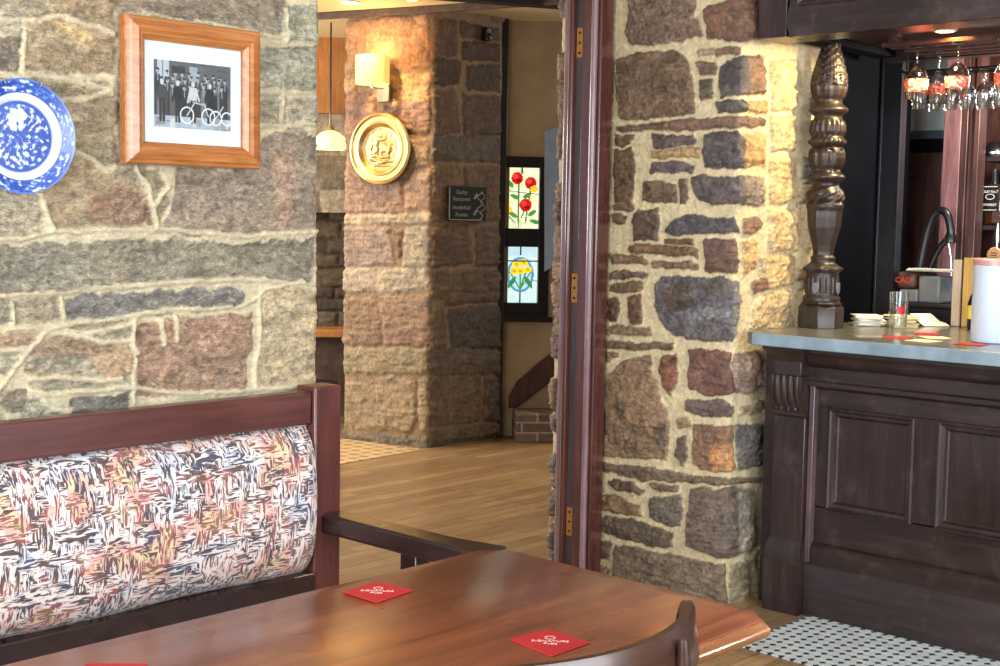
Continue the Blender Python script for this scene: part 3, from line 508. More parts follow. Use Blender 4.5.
# ------------------------------------------------------------------ floor, ceilings
struct(build('floor', MB().box((-2.4, -2.5, -0.06), (8.6, 10.5, 0)), M_floor, smooth=0))
mp = MB(); E_ = 0.004
mp.prism([(3.985, 0.6, 0.0), (4.53, 0.6, 0.0), (4.53, 2.57, 0.0), (4.0, 2.57, 0.0)], (0, 0, E_))
o = build('floor', mp, M_mosaic, smooth=0); struct(o)
mp = MB().prism([(4.4, 6.13, 0), (5.95, 6.255, 0), (5.84, 6.92, 0), (5.84, 8.4, 0), (4.4, 8.4, 0)], (0, 0, E_))
struct(build('floor', mp, M_tile, smooth=0))
struct(build('ceiling', MB().box((-2.4, -2.5, 2.95), (4.5, 3.0, 3.02)), M_white, smooth=0))
struct(build('ceiling', MB().box((1.5, 3.0, 2.845), (8.6, 10.5, 2.93)), M_cream, smooth=0))
struct(build('ceiling', MB().box((4.5, -0.6, 2.95), (8.6, 3.0, 3.02)), M_black, smooth=0))
# near room shell behind the camera, with two window openings the daylight comes through
m = MB()
m.box((-2.4, -2.5, 0), (0.25, -2.4, 2.95)).box((3.55, -2.5, 0), (8.6, -2.4, 2.95)).box((0.25, -2.5, 0), (3.55, -2.4, 0.85)).box((0.25, -2.5, 2.65), (3.55, -2.4, 2.95))
struct(build('wall_right', m, M_plast, smooth=0))
m = MB()
m.box((-2.45, -2.5, 0), (-2.35, -0.45, 2.95)).box((-2.45, 2.25, 0), (-2.35, 3.0, 2.95)).box((-2.45, -0.45, 0), (-2.35, 2.25, 0.85)).box((-2.45, -0.45, 2.65), (-2.35, 2.25, 2.95))
struct(build('wall_back', m, M_plast, smooth=0))

# ------------------------------------------------------------------ stone walls
rng = np.random.default_rng(5)
LC = [(150, 130, 104), (140, 122, 112), (152, 142, 120), (128, 122, 114), (158, 122, 100)]
PC = [(110, 96, 84), (120, 100, 82), (95, 90, 96), (114, 84, 78), (140, 120, 96)]
FC = [(150, 120, 98), (138, 108, 92), (152, 140, 116), (130, 100, 84)]
st = STONES['left']+fillers(-1.2, 2.7, 0, 2.95, (1.33, 2.36, 1.0, 2.09), LC, rng)
# stones in local path length: the origin of u is the world X of the wall's start
st = [(c, [(a, b) for a, b in p]) for c, p in st]
stone_wall('wall_left', [(0.0, 2.90), (2.352, 2.90), (2.352, 3.45)], 0, False, st, STONES['left_paint'],
           ticks(0.0, 2.85, 1.30, 2.38, 0.004, 0.015), ticks(0.0, 2.95, 0.98, 2.12, 0.004, 0.02), (190, 179, 150), 0.007, M_left, 11,
           warp=0.010, edge=0.012, round_r=0.02, rough=0.007, mort_h=0.006, grow=0.008, ribs=STONES['left_rib'], cvar=0.34, tint=(1.0, 0.97, 0.88), sat=0.6)
st = STONES['pier']+fillers(-2.2, 1.2, 0, 2.95, (-0.66, 0.44, -0.05, 2.43), PC, rng, (0.05, 0.16), (0.08, 0.3))  # pier stones past the corner are coloured lighter, as the side is lit
stone_wall('wall_pier', [(4.95, 3.80), (4.395, 3.80), (4.395, 2.885), (5.02, 2.885), (5.02, 3.2)], 2, False, st, STONES['pier_paint'],
           ticks(-1.5, 1.06, -0.93, 0.46, 0.0042, 0.02), ticks(0.0, 2.95, 0.0, 2.44, 0.0042, 0.02), (212, 196, 158), 0.016, M_pier, 23,
           warp=0.008, edge=0.013, round_r=0.03, rough=0.009, cvar=0.34, grow=0.009, tint=(1.02, 0.94, 0.84))
st = STONES['far']+fillers(-2.2, 1.3, 0, 2.95, (-0.66, 0.70, -0.05, 2.80), FC, rng)  # far stones right of the corner carry that face's shade in their colour
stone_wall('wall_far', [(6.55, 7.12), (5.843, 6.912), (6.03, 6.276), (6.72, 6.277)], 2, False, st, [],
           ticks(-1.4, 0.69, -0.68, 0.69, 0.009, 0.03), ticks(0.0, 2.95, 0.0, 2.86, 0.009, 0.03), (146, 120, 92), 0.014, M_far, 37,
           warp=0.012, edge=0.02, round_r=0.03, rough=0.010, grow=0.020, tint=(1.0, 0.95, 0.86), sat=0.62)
# rear stone wall seen through the slit: pale stone over a darker recess
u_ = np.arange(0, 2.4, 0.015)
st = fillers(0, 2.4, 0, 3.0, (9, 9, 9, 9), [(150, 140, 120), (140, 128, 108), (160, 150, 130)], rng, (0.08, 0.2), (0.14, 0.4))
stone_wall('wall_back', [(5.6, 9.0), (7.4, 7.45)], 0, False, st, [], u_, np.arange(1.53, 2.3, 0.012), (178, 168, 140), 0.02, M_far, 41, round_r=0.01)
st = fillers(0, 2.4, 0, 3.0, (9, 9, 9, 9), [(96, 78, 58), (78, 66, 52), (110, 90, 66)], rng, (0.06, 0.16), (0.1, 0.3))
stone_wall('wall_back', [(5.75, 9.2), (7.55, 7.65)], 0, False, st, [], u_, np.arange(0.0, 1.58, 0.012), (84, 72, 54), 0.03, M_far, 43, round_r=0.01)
mb = MB().prism([(5.5, 8.9, 2.28), (7.4, 7.3, 2.28), (7.4, 7.3, 2.95), (5.5, 8.9, 2.95)], (0.1, 0.12, 0))
M_orange = wood('warm_boarding', (150, 96, 48), (184, 124, 66), (206, 150, 88), 'z', 0.5, 0.8)
struct(build('trim_1', mb, M_orange, smooth=0))
# dwarf partition with a timber capping
t = thing('partition', 'low dark stone partition with an orange wooden capping, at the far end of the passage', 'partition', (6.4, 7.75, 0))
d_ = Vector((1.8, -1.55, 0)).normalized(); n_ = Vector((d_.y, -d_.x, 0)); p0 = Vector((5.75, 8.35, 0))
q = [p0, p0+d_*1.6, p0+d_*1.6-n_*0.2, p0-n_*0.2]
build('panel', MB().prism([(*v.xy, 0) for v in q], (0, 0, 0.60)), plain('dark_stone', (70, 54, 46), 0.8, 0, 0.4, 14, 0, 0.8), t)
q = [p0+n_*0.06, p0+d_*1.6+n_*0.06, p0+d_*1.6-n_*0.26, p0-n_*0.26]
build('capping', MB().prism([(*v.xy, 0.60) for v in q], (0, 0, 0.06)), M_orange, t, bevel=0.01)
t = thing('low_stool', 'low black stool in front of the far stone partition', 'stool', (6.10, 7.55, 0))
build('seat', MB().lathe([(0, 0.27), (0.17, 0.27), (0.18, 0.285), (0.17, 0.31), (0, 0.315)], (6.10, 7.55, 0), 24), M_black, t)
for k in range(3):
    a = k*2*PI/3; build('leg', MB().tube([(6.10+0.10*math.cos(a), 7.55+0.10*math.sin(a), 0.275), (6.10+0.15*math.cos(a), 7.55+0.15*math.sin(a), 0)], 0.013), M_iron, t)

# window wall, black corner post, stairs
P0 = Vector((6.75, 6.30, 0)); D = Vector((.75, -.66, 0)).normalized(); N = Vector((D.y, -D.x, 0))   # N points to the viewer
def W(u, z, n=0.0): p = P0+D*u+N*n; return (p.x, p.y, z)
def wbox(mb, u0, u1, z0, z1, n0, n1, col=None):
    return mb.prism([W(u0, z0, n0), W(u1, z0, n0), W(u1, z1, n0), W(u0, z1, n0)], N*(n1-n0), col)
m = MB(); wbox(m, 0.0, 0.03, 0, 2.95, -0.12, 0); wbox(m, 0.03, 0.30, 0, 0.86, -0.12, 0); wbox(m, 0.03, 0.30, 1.92, 2.95, -0.12, 0); wbox(m, 0.30, 2.2, 0, 2.95, -0.12, 0)
struct(build('wall_stair', m, M_plast, smooth=0))
m = MB(); wbox(m, -0.045, 0.0, 0, 2.86, 0.0, 0.07); struct(build('trim_2', m, M_black, bevel=0.004))
win = sroot('window_1', W(0.15, 0.85, 0))
m = MB()
for a in ((-0.005, 0.002, 0.83, 1.93), (0.255, 0.31, 0.83, 1.93), (0.02, 0.235, 0.83, 0.93), (0.02, 0.235, 1.315, 1.44), (0.02, 0.235, 1.855, 1.93)):
    wbox(m, a[0]-0.02, a[1], a[2], a[3], -0.05, 0.035)
build('window_frame', m, M_black, win, bevel=0.004)
m = MB(); wbox(m, -0.02, 0.34, 0.80, 0.835, -0.02, 0.06); build('window_sill', m, M_black, win, bevel=0.004)
G = lambda *c: lin(c)
c1 = Canvas(44, 92, G(236, 240, 206)); ya = c1.h/c1.w
r2 = random.Random(4)
for k in range(16): c1.ell(r2.random(), r2.random()*ya, 0.10, 0.16, G(*r2.choice([(206, 224, 150), (250, 244, 206), (220, 236, 190), (244, 236, 170)])))
for a in ((0.42, 2.05, 0.40, 0.5), (0.62, 1.9, 0.78, 0.55), (0.5, 1.7, 0.66, 1.3)): c1.line(*a, 0.02, G(60, 110, 50))
for x, y, q in ((0.3, 1.0, .5), (0.66, 0.95, -.6), (0.25, 1.62, .6), (0.82, 1.55, -.7), (0.15, 0.55, .9), (0.9, 1.85, .3)): c1.ell(x, y, 0.15, 0.07, G(76, 140, 60), q)
for x, y, s in ((0.36, 0.36, .17), (0.76, 0.52, .17), (0.62, 1.28, .18)):
    c1.ell(x, y, s, s*1.25, G(196, 22, 28)); c1.ell(x-.05, y-.06, s*.45, s*.5, G(232, 70, 60)); c1.ell(x+.05, y+.08, s*.4, s*.3, G(140, 8, 18))
c1.ell(0.86, 0.72, .12, .12, G(240, 196, 50)); c1.ell(0.12, 1.45, .11, .11, G(240, 206, 60))
for a in ((0, .8, 1, .9), (.5, 0, .5, .2), (0, 1.5, .3, 1.9)): c1.line(*a, 0.012, G(30, 32, 34))
m = c1.mesh(MB(), W(0.002, 1.855, -0.02), D*0.233, (0, 0, -0.415))
M_lead = colmat('backlit_stained_glass', 0.2, 0, 0.55, 0.1, 30)
build('stained_glass_pane', m, M_lead, win, smooth=0)
c2 = Canvas(44, 86, G(206, 232, 232)); ya = c2.h/c2.w
c2.rect(0, 0, 1, 0.35, G(190, 220, 230)); c2.ell(.5, .98, .40, .62, G(86, 146, 190)); c2.ell(.5, .98, .33, .53, G(178, 218, 226))
for x0, x1 in ((.35, .2), (.5, .5), (.62, .8), (.55, .66)): c2.line(.5, 1.5, x1, .9, .025, G(70, 140, 70))
c2.ell(.25, 1.25, .07, .22, G(60, 130, 80), .5); c2.ell(.75, 1.25, .07, .22, G(60, 130, 80), -.5)
for x, y in ((.38, .62), (.6, .55), (.72, .8), (.5, .84), (.32, .86)):
    c2.ell(x, y, .13, .12, G(244, 214, 40)); c2.ell(x, y, .05, .05, G(226, 150, 24))
for a in ((0, .5, 1, .5), (.5, 0, .5, .3), (.5, 1.6, .5, 2), (0, 1.2, .1, 1.2), (.9, 1.2, 1, 1.2)): c2.line(*a, 0.012, G(40, 44, 48))
m = c2.mesh(MB(), W(0.002, 1.315, -0.02), D*0.233, (0, 0, -0.385))
build('stained_glass_pane', m, M_lead, win, smooth=0)
m = MB(); m.prism([W(0.275, 1.15, 0.06), W(0.35, 1.20, 0.06), W(0.40, 2.05, 0.06), W(0.34, 2.13, 0.06), W(0.255, 2.10, 0.06)], N*0.02)
single('hanging_banner', m, plain('pale_blue_cloth', (150, 172, 198), 0.7), 'pale blue banner hanging on the plaster wall right of the stained glass', 'banner')
# staircase: brick bottom steps, dark stringer
def brick():
    m, t, b = nt('worn_brick'); g = coords(t, (1, 1, 1), (PI/2, 0, 0)); br = node(t, 'ShaderNodeTexBrick'); br.inputs['Scale'].default_value = 1
    br.inputs['Brick Width'].default_value = 0.16; br.inputs['Row Height'].default_value = 0.07; br.inputs['Mortar Size'].default_value = 0.006
    br.inputs['Color1'].default_value = (*lin((126, 108, 98)), 1); br.inputs['Color2'].default_value = (*lin((98, 82, 76)), 1); br.inputs['Mortar'].default_value = (*lin((160, 150, 134)), 1)
    L(t, g, br.inputs['Vector']); n = noise(t, g, 30, 5)
    L(t, mixc(t, 0.7, br.outputs[0], ramp(t, n.outputs[0], [(0.3, (0.6,)*3), (0.7, (1.2,)*3)]), 'MULTIPLY'), b.inputs['Base Color']); b.inputs['Roughness'].default_value = 0.9
    bump(t, b, n.outputs[0], 0.5, 0.01); return m
M_brick = brick()
t = thing('staircase', 'worn brick steps with a dark sloping wooden string, below the stained glass window', 'staircase', W(0.3, 0, 0.15))
for k in range(4):
    m = MB(); wbox(m, 0.075+k*0.26, 1.6, 0.0+k*0.20, 0.20+k*0.20, 0.02, 0.30); build('step', m, M_brick, t, bevel=0.012)
m = MB().prism([W(0.05, 0.20, 0.004), W(0.10, 0.20, 0.004), W(1.5, 1.30, 0.004), W(1.5, 1.62, 0.004), W(0.10, 0.38, 0.004), W(0.05, 0.28, 0.004)], N*0.02)
build('stair_string', m, M_panelw, t, bevel=0.003)

# beams on the passage ceiling
dl = (Vector((6.03, 6.276, 0))-Vector((5.843, 6.912, 0))).normalized(); nl = Vector((dl.y, -dl.x, 0))
if nl.x > 0: nl = -nl
a0 = Vector((5.843, 6.912, 0))-dl*1.5; a1 = Vector((6.03, 6.276, 0))+dl*2.8
m = MB().prism([(*(a0+nl*0.02).xy, 2.80), (*(a1+nl*0.02).xy, 2.80), (*(a1+nl*0.05).xy, 2.80), (*(a0+nl*0.05).xy, 2.80)], (0, 0, 0.045))
struct(build('trim_3', m, M_beam, bevel=0.006))
m = MB().prism([(5.55, 5.82, 2.80), (6.5, 5.36, 2.80), (6.54, 5.46, 2.80), (5.62, 5.93, 2.80)], (0, 0, 0.045))
struct(build('trim_4', m, M_beamb, bevel=0.006))
def downlight(x, y, z, label, group=None, r=0.045, s=14):
    t = thing('downlight', label, 'light', (x, y, z), group)
    build('trim_ring', MB().lathe([(r, 0), (r*1.35, 0), (r*1.35, -0.006), (r, -0.008)], (x, y, z), 24, close=True), M_white, t)
    build('lamp', MB().lathe([(0, -0.004), (r*0.96, -0.004)], (x, y, z), 24), emis('lamp_glow', (255, 226, 170), s), t); return t
downlight(5.59, 6.57, 2.844, 'round recessed ceiling light above the wall lamp, larger of two in the passage', s=10, r=0.05)
downlight(5.745, 6.17, 2.844, 'small recessed ceiling light in the passage, right of the larger one', s=10, r=0.03)

# ------------------------------------------------------------------ folding door stack on the pier
dr = sroot('door_1', (4.30, 3.55, 0))
def zs(y0, y1, x0, x1, mat, nm, bv=0.004): return build(nm, MB().box((x0, y0, 0.0), (x1, y1, 2.94)), mat, dr, bevel=bv)
M_pgrey = wood('door_edge_pale', (112, 84, 88), (142, 112, 118), (164, 138, 146), 'z', 0.25, 0.7, 0.4, 0.02)
zs(3.638, 3.672, 4.275, 4.40, M_pgrey, 'door_edge', 0.010)
zs(3.614, 3.640, 4.262, 4.37, M_door, 'architrave', 0.010)
zs(3.570, 3.614, 4.288, 4.37, M_doorg, 'rebate', 0.002)
zs(3.520, 3.570, 4.272, 4.37, M_door, 'door_stile', 0.003)
build('bead', MB().tube([(4.280, 3.512, 0), (4.280, 3.512, 2.94)], 0.014, 14), M_pgrey, dr)
zs(3.486, 3.506, 4.290, 4.372, M_door, 'architrave', 0.006)
for z in (0.172, 1.160, 2.166):
    h = build('hinge', MB().box((4.283, 3.576, z), (4.2895, 3.610, z+0.122)), plain('worn_brass', (196, 140, 78), 0.45, 0.5, 0.2, 60), dr, bevel=0.002)
    s = MB()
    for k in (0.02, 0.061, 0.102): s.lathe([(0, -0.0015), (0.005, -0.0012), (0.006, 0)], (4.283, 3.593, z+k), 10, axis='x')
    build('screw', s, M_iron, h)

# ------------------------------------------------------------------ settle
t = thing('settle', 'mahogany settle with a patterned fabric back cushion and open arm, against the stone wall', 'bench', (1.3, 2.55, 0))
def post(x0, x1, y0, y1, z1, nm='post', mt=M_mahogz): return build(nm, MB().box((x0, y0, 0), (x1, y1, z1)), mt, t, bevel=0.005)
post(2.256, 2.347, 2.785, 2.865, 1.045)
build('top_rail', MB().box((0.2, 2.795, 0.945), (2.254, 2.845, 1.033)), M_mahog, t, bevel=0.006)
build('back_board', MB().box((0.2, 2.83, 0.40), (2.255, 2.85, 0.95)), M_mahog, t)
build('lower_rail', MB().box((0.2, 2.775, 0.45), (2.255, 2.81, 0.545)), M_armw, t, bevel=0.006)
def cushion(x0, x1, z0, z1, yb, depth):
    nx, nz = 90, 26; vs = []; fs = []
    for j in range(nz+1):
        for i in range(nx+1):
            a, b = i/nx, j/nz
            ea = min(a, 1-a)*(x1-x0); eb = min(b, 1-b)*(z1-z0)
            f = (1-math.exp(-ea/0.012))*(1-math.exp(-eb/0.03))
            bul = 0.80+0.20*math.sin(PI*b)**0.8
            y = yb-depth*f*bul-0.003*math.sin(a*37+b*5)*f
            vs.append((x0+(x1-x0)*a, y, z0+(z1-z0)*b+0.004*math.sin(a*21)*(2*b-1)))
    for j in range(nz):
        for i in range(nx):
            k = j*(nx+1)+i; fs.append((k, k+1, k+nx+2, k+nx+1))
    return MB().add(vs, fs)
build('back_cushion', cushion(0.22, 2.268, 0.535, 0.945, 2.835, 0.085), M_fabric, t, smooth=80)
m = MB().box((0.2, 2.22, 0.36), (2.235, 2.76, 0.41)); build('seat_frame', m, M_mahog, t, bevel=0.005)
m = MB().box((0.22, 2.2, 0.41), (2.23, 2.77, 0.475)); build('seat_cushion', m, M_fabric, t, bevel=0.025, seg=4)
# arm: flat board with a rounded scroll end
pl = []
for k in range(13):
    a = -PI/2+PI*k/12*0.5-PI/2*0.0
w0, w1 = 2.281, 2.352
out = [(w0, 2.79), (w0, 2.25), (w0+0.01, 2.205), (w0+0.028, 2.180), (w0+0.05, 2.172), (w1+0.022, 2.180), (w1+0.036, 2.205), (w1+0.026, 2.26), (w1+0.008, 2.34), (w1, 2.79)]
arm = build('arm', MB().prism([(x, y, 0.646) for x, y in out], (0, 0, 0.054)), M_armw, t, bevel=0.008, seg=3)
build('front_leg', MB().box((2.288, 2.42, 0), (2.338, 2.48, 0.648)), M_armw, t, bevel=0.004)
build('front_leg', MB().box((0.25, 2.24, 0), (0.31, 2.30, 0.37)), M_armw, t, bevel=0.004)

# ------------------------------------------------------------------ table
t = thing('pub_table', 'long brown wooden pub table with clipped corners, carrying red coasters', 'table', (1.35, 1.68, 0))
def slab(x0, x1, y0, y1, ch): return [(x0+ch, y0), (x1-ch, y0), (x1, y0+ch), (x1, y1-ch), (x1-ch, y1), (x0+ch, y1), (x0, y1-ch), (x0, y0+ch)]
def lay(mb, rings):
    n = len(rings[0][0]); o = len(mb.v)
    vs = [(x, y, z) for r, z in rings for x, y in r]; fs = []
    for i in range(len(rings)-1):
        for k in range(n): k2 = (k+1) % n; fs.append((i*n+k, i*n+k2, (i+1)*n+k2, (i+1)*n+k))
    fs.append(tuple(reversed(range(n)))); fs.append(tuple((len(rings)-1)*n+k for k in range(n)))
    return mb.add(vs, fs)
def S(i): return slab(0.45+i, 2.195-i, 1.305+i, 2.06-i, 0.045)
prof = [(0.030, 0.718), (0.014, 0.722), (0.004, 0.728), (0.0, 0.736), (0.0, 0.742), (0.006, 0.746), (0.010, 0.751), (0.012, 0.757)]
build('moulded_edge', lay(MB(), [(S(a), z) for a, z in prof]), M_tedge, t, smooth=50)
build('tabletop', lay(MB(), [(S(0.013), 0.757), (S(0.013), 0.7595), (S(0.015), 0.7605)]), M_table, t, smooth=20)
for cx in (0.85, 1.75):
    build('pedestal', MB().lathe([(0.06, 0.05), (0.075, 0.09), (0.05, 0.16), (0.06, 0.30), (0.075, 0.42), (0.05, 0.52), (0.055, 0.60), (0.08, 0.66), (0.085, 0.718)], (cx, 1.68, 0), 24), M_table, t)
    for k in range(4):
        a = PI/4+k*PI/2; c_, s_ = math.cos(a), math.sin(a)
        build('foot', MB().tube([(cx+0.03*c_, 1.68+0.03*s_, 0.13), (cx+0.14*c_, 1.68+0.14*s_, 0.10), (cx+0.26*c_, 1.68+0.26*s_, 0.03)], [0.035, 0.03, 0.022], 10), M_table, t)
# coasters
def coaster(pts, z, label, up):
    c = sum((Vector((x, y, 0)) for x, y in pts), Vector())/4
    t = thing('coaster', label, 'coaster', (c.x, c.y, z), 'red coasters on the table')
    build('card', MB().prism([(x, y, z) for x, y in pts], (0, 0, 0.0025)), M_red, t, bevel=0.001)
    u = Vector(up).normalized(); xd = Vector((u.y, -u.x, 0)); zz = z+0.0027
    build('emblem', MB().lathe([(0.0075, 0), (0.010, 0), (0.010, 0.0003), (0.0075, 0.0003)], tuple(c+u*0.020+Vector((0, 0, zz))), 20, close=True), M_coastw, t)
    text_part('lettering', 'SIGNATURE', M_coastw, t, 0.0125, tuple(c+u*0.001+Vector((0, 0, zz))), xd, u, 0.0003)
    text_part('lettering', 'Pubs', M_coastw, t, 0.013, tuple(c-u*0.013+Vector((0, 0, zz))), xd, u, 0.0003)
    return t
M_coastw = plain('pale_print', (232, 190, 186), 0.6)
TZ = 0.7607
coaster([(1.686, 1.991), (1.786, 2.007), (1.796, 1.907), (1.687, 1.894)], TZ, 'red square coaster nearest the settle on the table', (0.75, 0.66, 0))
coaster([(1.705, 1.562), (1.800, 1.552), (1.794, 1.449), (1.690, 1.449)], TZ, 'red square coaster nearest the dark chair back', (0.75, 0.66, 0))
coaster([(1.035, 1.885), (1.109, 1.955), (1.180, 1.885), (1.108, 1.812)], TZ, 'red square coaster cut off by the bottom edge of the photo', (0.75, 0.66, 0))

# ------------------------------------------------------------------ chair
CC = Vector((1.602, 1.604, 0))
t = thing('bentwood_chair', 'dark bentwood chair with a curved hoop back, at the near side of the table', 'chair', (1.60, 1.45, 0))
n = 48; vs = []; A0, A1 = math.radians(216), math.radians(319)
sec = []
for k in range(n+1):
    f = k/n; a = A0+(A1-A0)*f
    e = min(f, 1-f)*(A1-A0)*0.4/0.10; e = min(1, e); drop = 0.055*(1-math.sqrt(max(0, 1-(1-e)**2)))
    top = 0.862-drop; bot = 0.765+drop*0.4; r = 0.405
    if f < 0.5: top -= 0.03*(1-min(1, f/0.18))**2
    rs = [(r-0.008, top), (r+0.006, top+0.001), (r+0.011, top-0.010), (r+0.020, bot+0.01), (r+0.016, bot), (r+0.004, bot), (r-0.002, bot+0.01), (r-0.011, top-0.010)]
    sec.append([(CC.x+q*math.cos(a), CC.y+q*math.sin(a), z) for q, z in rs])
vs = [p for s_ in sec for p in s_]; fs = []
for i in range(n):
    for k in range(8): k2 = (k+1) % 8; fs.append((i*8+k, i*8+k2, (i+1)*8+k2, (i+1)*8+k))
fs += [tuple(range(8)), tuple(n*8+k for k in reversed(range(8)))]
build('crest_rail', MB().add(vs, fs), M_chair, t, smooth=50)
for a in (math.radians(283), math.radians(245)):
    c_, s_ = math.cos(a), math.sin(a)
    pts = [(CC.x+r*c_, CC.y+r*s_, z) for r, z in ((0.428, 0.850), (0.430, 0.81), (0.425, 0.70), (0.40, 0.55), (0.37, 0.42), (0.40, 0.2), (0.44, 0.0))]
    build('back_leg', MB().tube(pts, [0.008, 0.0125, 0.013, 0.014, 0.015, 0.014, 0.011], 12), M_chair, t)
for k in range(3):
    a = math.radians(253+k*11)
    c_, s_ = math.cos(a), math.sin(a)
    build('spindle', MB().tube([(CC.x+r*c_, CC.y+r*s_, z) for r, z in ((0.41, 0.775), (0.40, 0.65), (0.36, 0.46))], 0.009, 10), M_chair, t)
SC = Vector((1.59, 1.385, 0))
build('seat', MB().lathe([(0, 0.44), (0.19, 0.44), (0.205, 0.448), (0.205, 0.462), (0.19, 0.47), (0.10, 0.463), (0, 0.46)], tuple(SC), 36), M_chair, t)
for sx in (-1, 1): build('front_leg', MB().tube([(SC.x+sx*0.13, SC.y+0.13, 0.445), (SC.x+sx*0.16, SC.y+0.17, 0)], [0.016, 0.012], 12), M_chair, t)

# ------------------------------------------------------------------ willow plate
PC_ = Vector((1.470, 2.868, 1.666)); R0 = 0.128
def plate_col():
    n, nr = 220, 60; vs = []; fs = []; cs = []
    rg = np.random.default_rng(3); uu = np.arange(0, n)*1.0; zz = np.arange(0, nr+1)*1.0
    A = fbm(uu, zz, 3.2, 2.2, rg, 2)
    for j in range(nr+1):
        f = j/nr; r = R0*f
        dz = 0.0 if f < 0.62 else (0.016*((f-0.62)/0.38)**0.7)
        for i in range(n):
            a = 2*PI*i/n; x = f*math.cos(a); y = f*math.sin(a)
            white = lin((196, 206, 222)); blue = lin((34, 66, 150)); mid = lin((74, 112, 186))
            v = A[i, j]*0.9 + 0.10*math.sin(a*36)*math.sin(f*90)
            if f > 0.975: c = mid
            elif f > 0.78: c = blue if v > -0.08 else (mid if v > -0.38 else white)
            elif f > 0.755: c = blue
            elif f > 0.60: c = white if f > 0.63 else mid
            else:
                s = math.sin(x*26+math.sin(y*15)*2)*math.sin(y*22+math.sin(x*13)*2)+v*1.4
                c = blue if s > -0.05 else (mid if s > -0.55 else white)
                if (x+0.05)**2+(y-0.28)**2 < 0.035 and s < 0.5: c = white
                if f > 0.56: c = blue
            vs.append((PC_.x+r*math.cos(a), PC_.y-0.006-dz, PC_.z+r*math.sin(a))); cs.append(c)
    for j in range(nr):
        for i in range(n):
            i2 = (i+1) % n; fs.append((j*n+i, j*n+i2, (j+1)*n+i2, (j+1)*n+i))
    o = len(vs)
    mb = MB().add(vs, fs); mb.c = cs
    return mb
t = thing('willow_plate', 'round blue and white patterned plate hung on the left stone wall', 'plate', tuple(PC_))
M_plate = colmat('glazed_china', 0.3, 0, 0, 0, 60, 0.15)
build('plate_face', plate_col(), M_plate, t, smooth=60)
build('plate_back', MB().lathe([(0, 0.004), (0.07, 0.004), (0.075, -0.004), (0.08, 0.0), (R0*0.98, -0.016), (R0, -0.0205)], tuple(PC_), 60, axis='y', cap=False), M_white, t)
m = MB()
for a in (math.radians(70), math.radians(110), math.radians(-70), math.radians(-110)):
    p = lambda r, y: (PC_.x+r*math.cos(a), PC_.y+y, PC_.z+r*math.sin(a))
    build('plate_hook', MB().tube([p(R0-0.008, -0.027), p(R0+0.003, -0.027), p(R0+0.004, -0.004), p(R0*0.7, 0.006)], 0.0016, 6), M_steel, t)


# ------------------------------------------------------------------ framed photograph
FX0, FX1, FZ0, FZ1, FY = 1.731, 2.124, 1.618, 1.969, 2.845
t = thing('framed_photograph', 'black and white group photograph in a wide pine frame on the left stone wall', 'picture', ((FX0+FX1)/2, 2.86, FZ0))
def frame_prof(prof):
    m = MB(); rr = []
    for ins, y in prof: rr.append([(FX0+ins, y, FZ0+ins), (FX1-ins, y, FZ0+ins), (FX1-ins, y, FZ1-ins), (FX0+ins, y, FZ1-ins)])
    for a, b in zip(rr, rr[1:]+rr[:1]):
        for k in range(4):
            k2 = (k+1) % 4; m.add([a[k], a[k2], b[k2], b[k]], [(0, 1, 2, 3)])
    return m
build('frame', frame_prof([(0.0, 2.875), (0.0, 2.853), (0.003, 2.848), (0.010, 2.846), (0.014, 2.842), (0.030, 2.838), (0.038, 2.843), (0.042, 2.843), (0.050, 2.851), (0.054, 2.853), (0.054, 2.875)]), M_frame, t, smooth=25)
build('mount', MB().box((FX0+0.05, 2.862, FZ0+0.05), (FX1-0.05, 2.866, FZ1-0.05)), plain('mount_card', (222, 232, 232), 0.6), t)
cv = Canvas(168, 118, G(96, 98, 106)); H_ = 118/168; rr = random.Random(9)
cv.rect(0, 0, 1, .34, G(88, 90, 98))
for k in range(60): x, y = rr.random(), rr.random()*.3; cv.rect(x, y, x+.04, y+.012, G(*(rr.choice([56, 78, 110]),)*3))
cv.rect(.04, .0, .19, .34, G(176, 184, 196)); cv.rect(.10, .0, .12, .34, G(120, 126, 138)); cv.rect(.45, .04, .56, .2, G(150, 158, 170)); cv.rect(.22, .05, .4, .13, G(50, 52, 58))
cv.rect(0, .58, 1, H_, G(160, 170, 186))
for k in range(40): x = rr.random(); cv.rect(x, .58+rr.random()*.12, x+.06, .585+rr.random()*.12, G(*(rr.choice([130, 190, 145]),)*3))
for row, (yy, nn) in enumerate(((.13, 9), (.19, 12), (.26, 11))):
    for k in range(nn):
        x = .06+.9*(k+.5*(row % 2))/nn+rr.uniform(-.012, .012); hh = yy+rr.uniform(-.02, .02); g = rr.choice([30, 46, 62, 84, 40, 110, 54])
        cv.pl([(x-.034, .58), (x-.038, hh+.07), (x-.02, hh+.035), (x+.02, hh+.035), (x+.038, hh+.07), (x+.034, .58)], G(g, g, g+6)); cv.line(x, hh+.04, x, hh+.10, .006, G(150, 152, 160))
        cv.ell(x, hh, .019, .027, G(176, 178, 186)); cv.ell(x, hh-.018, .021, .012, G(40, 40, 46)); cv.ell(x+.006, hh+.004, .008, .012, G(120, 122, 130))
for x, g in ((.10, 60), (.30, 30), (.50, 190), (.72, 36)):
    cv.rect(x-.045, .26, x+.045, .42, G(g, g, g+4)); cv.rect(x-.035, .40, x-.006, .64, G(34, 34, 40)); cv.rect(x+.006, .40, x+.035, .64, G(34, 34, 40)); cv.ell(x, .23, .022, .03, G(196, 198, 204)); cv.line(x-.04, .29, x-.07, .42, .012, G(g, g, g+4)); cv.line(x+.04, .29, x+.08, .40, .012, G(g, g, g+4))
for x, y, r in ((.42, .56, .085), (.70, .56, .085), (.80, .57, .075), (.95, .57, .07)): cv.ring(x, y, r, .008, G(214, 218, 226))
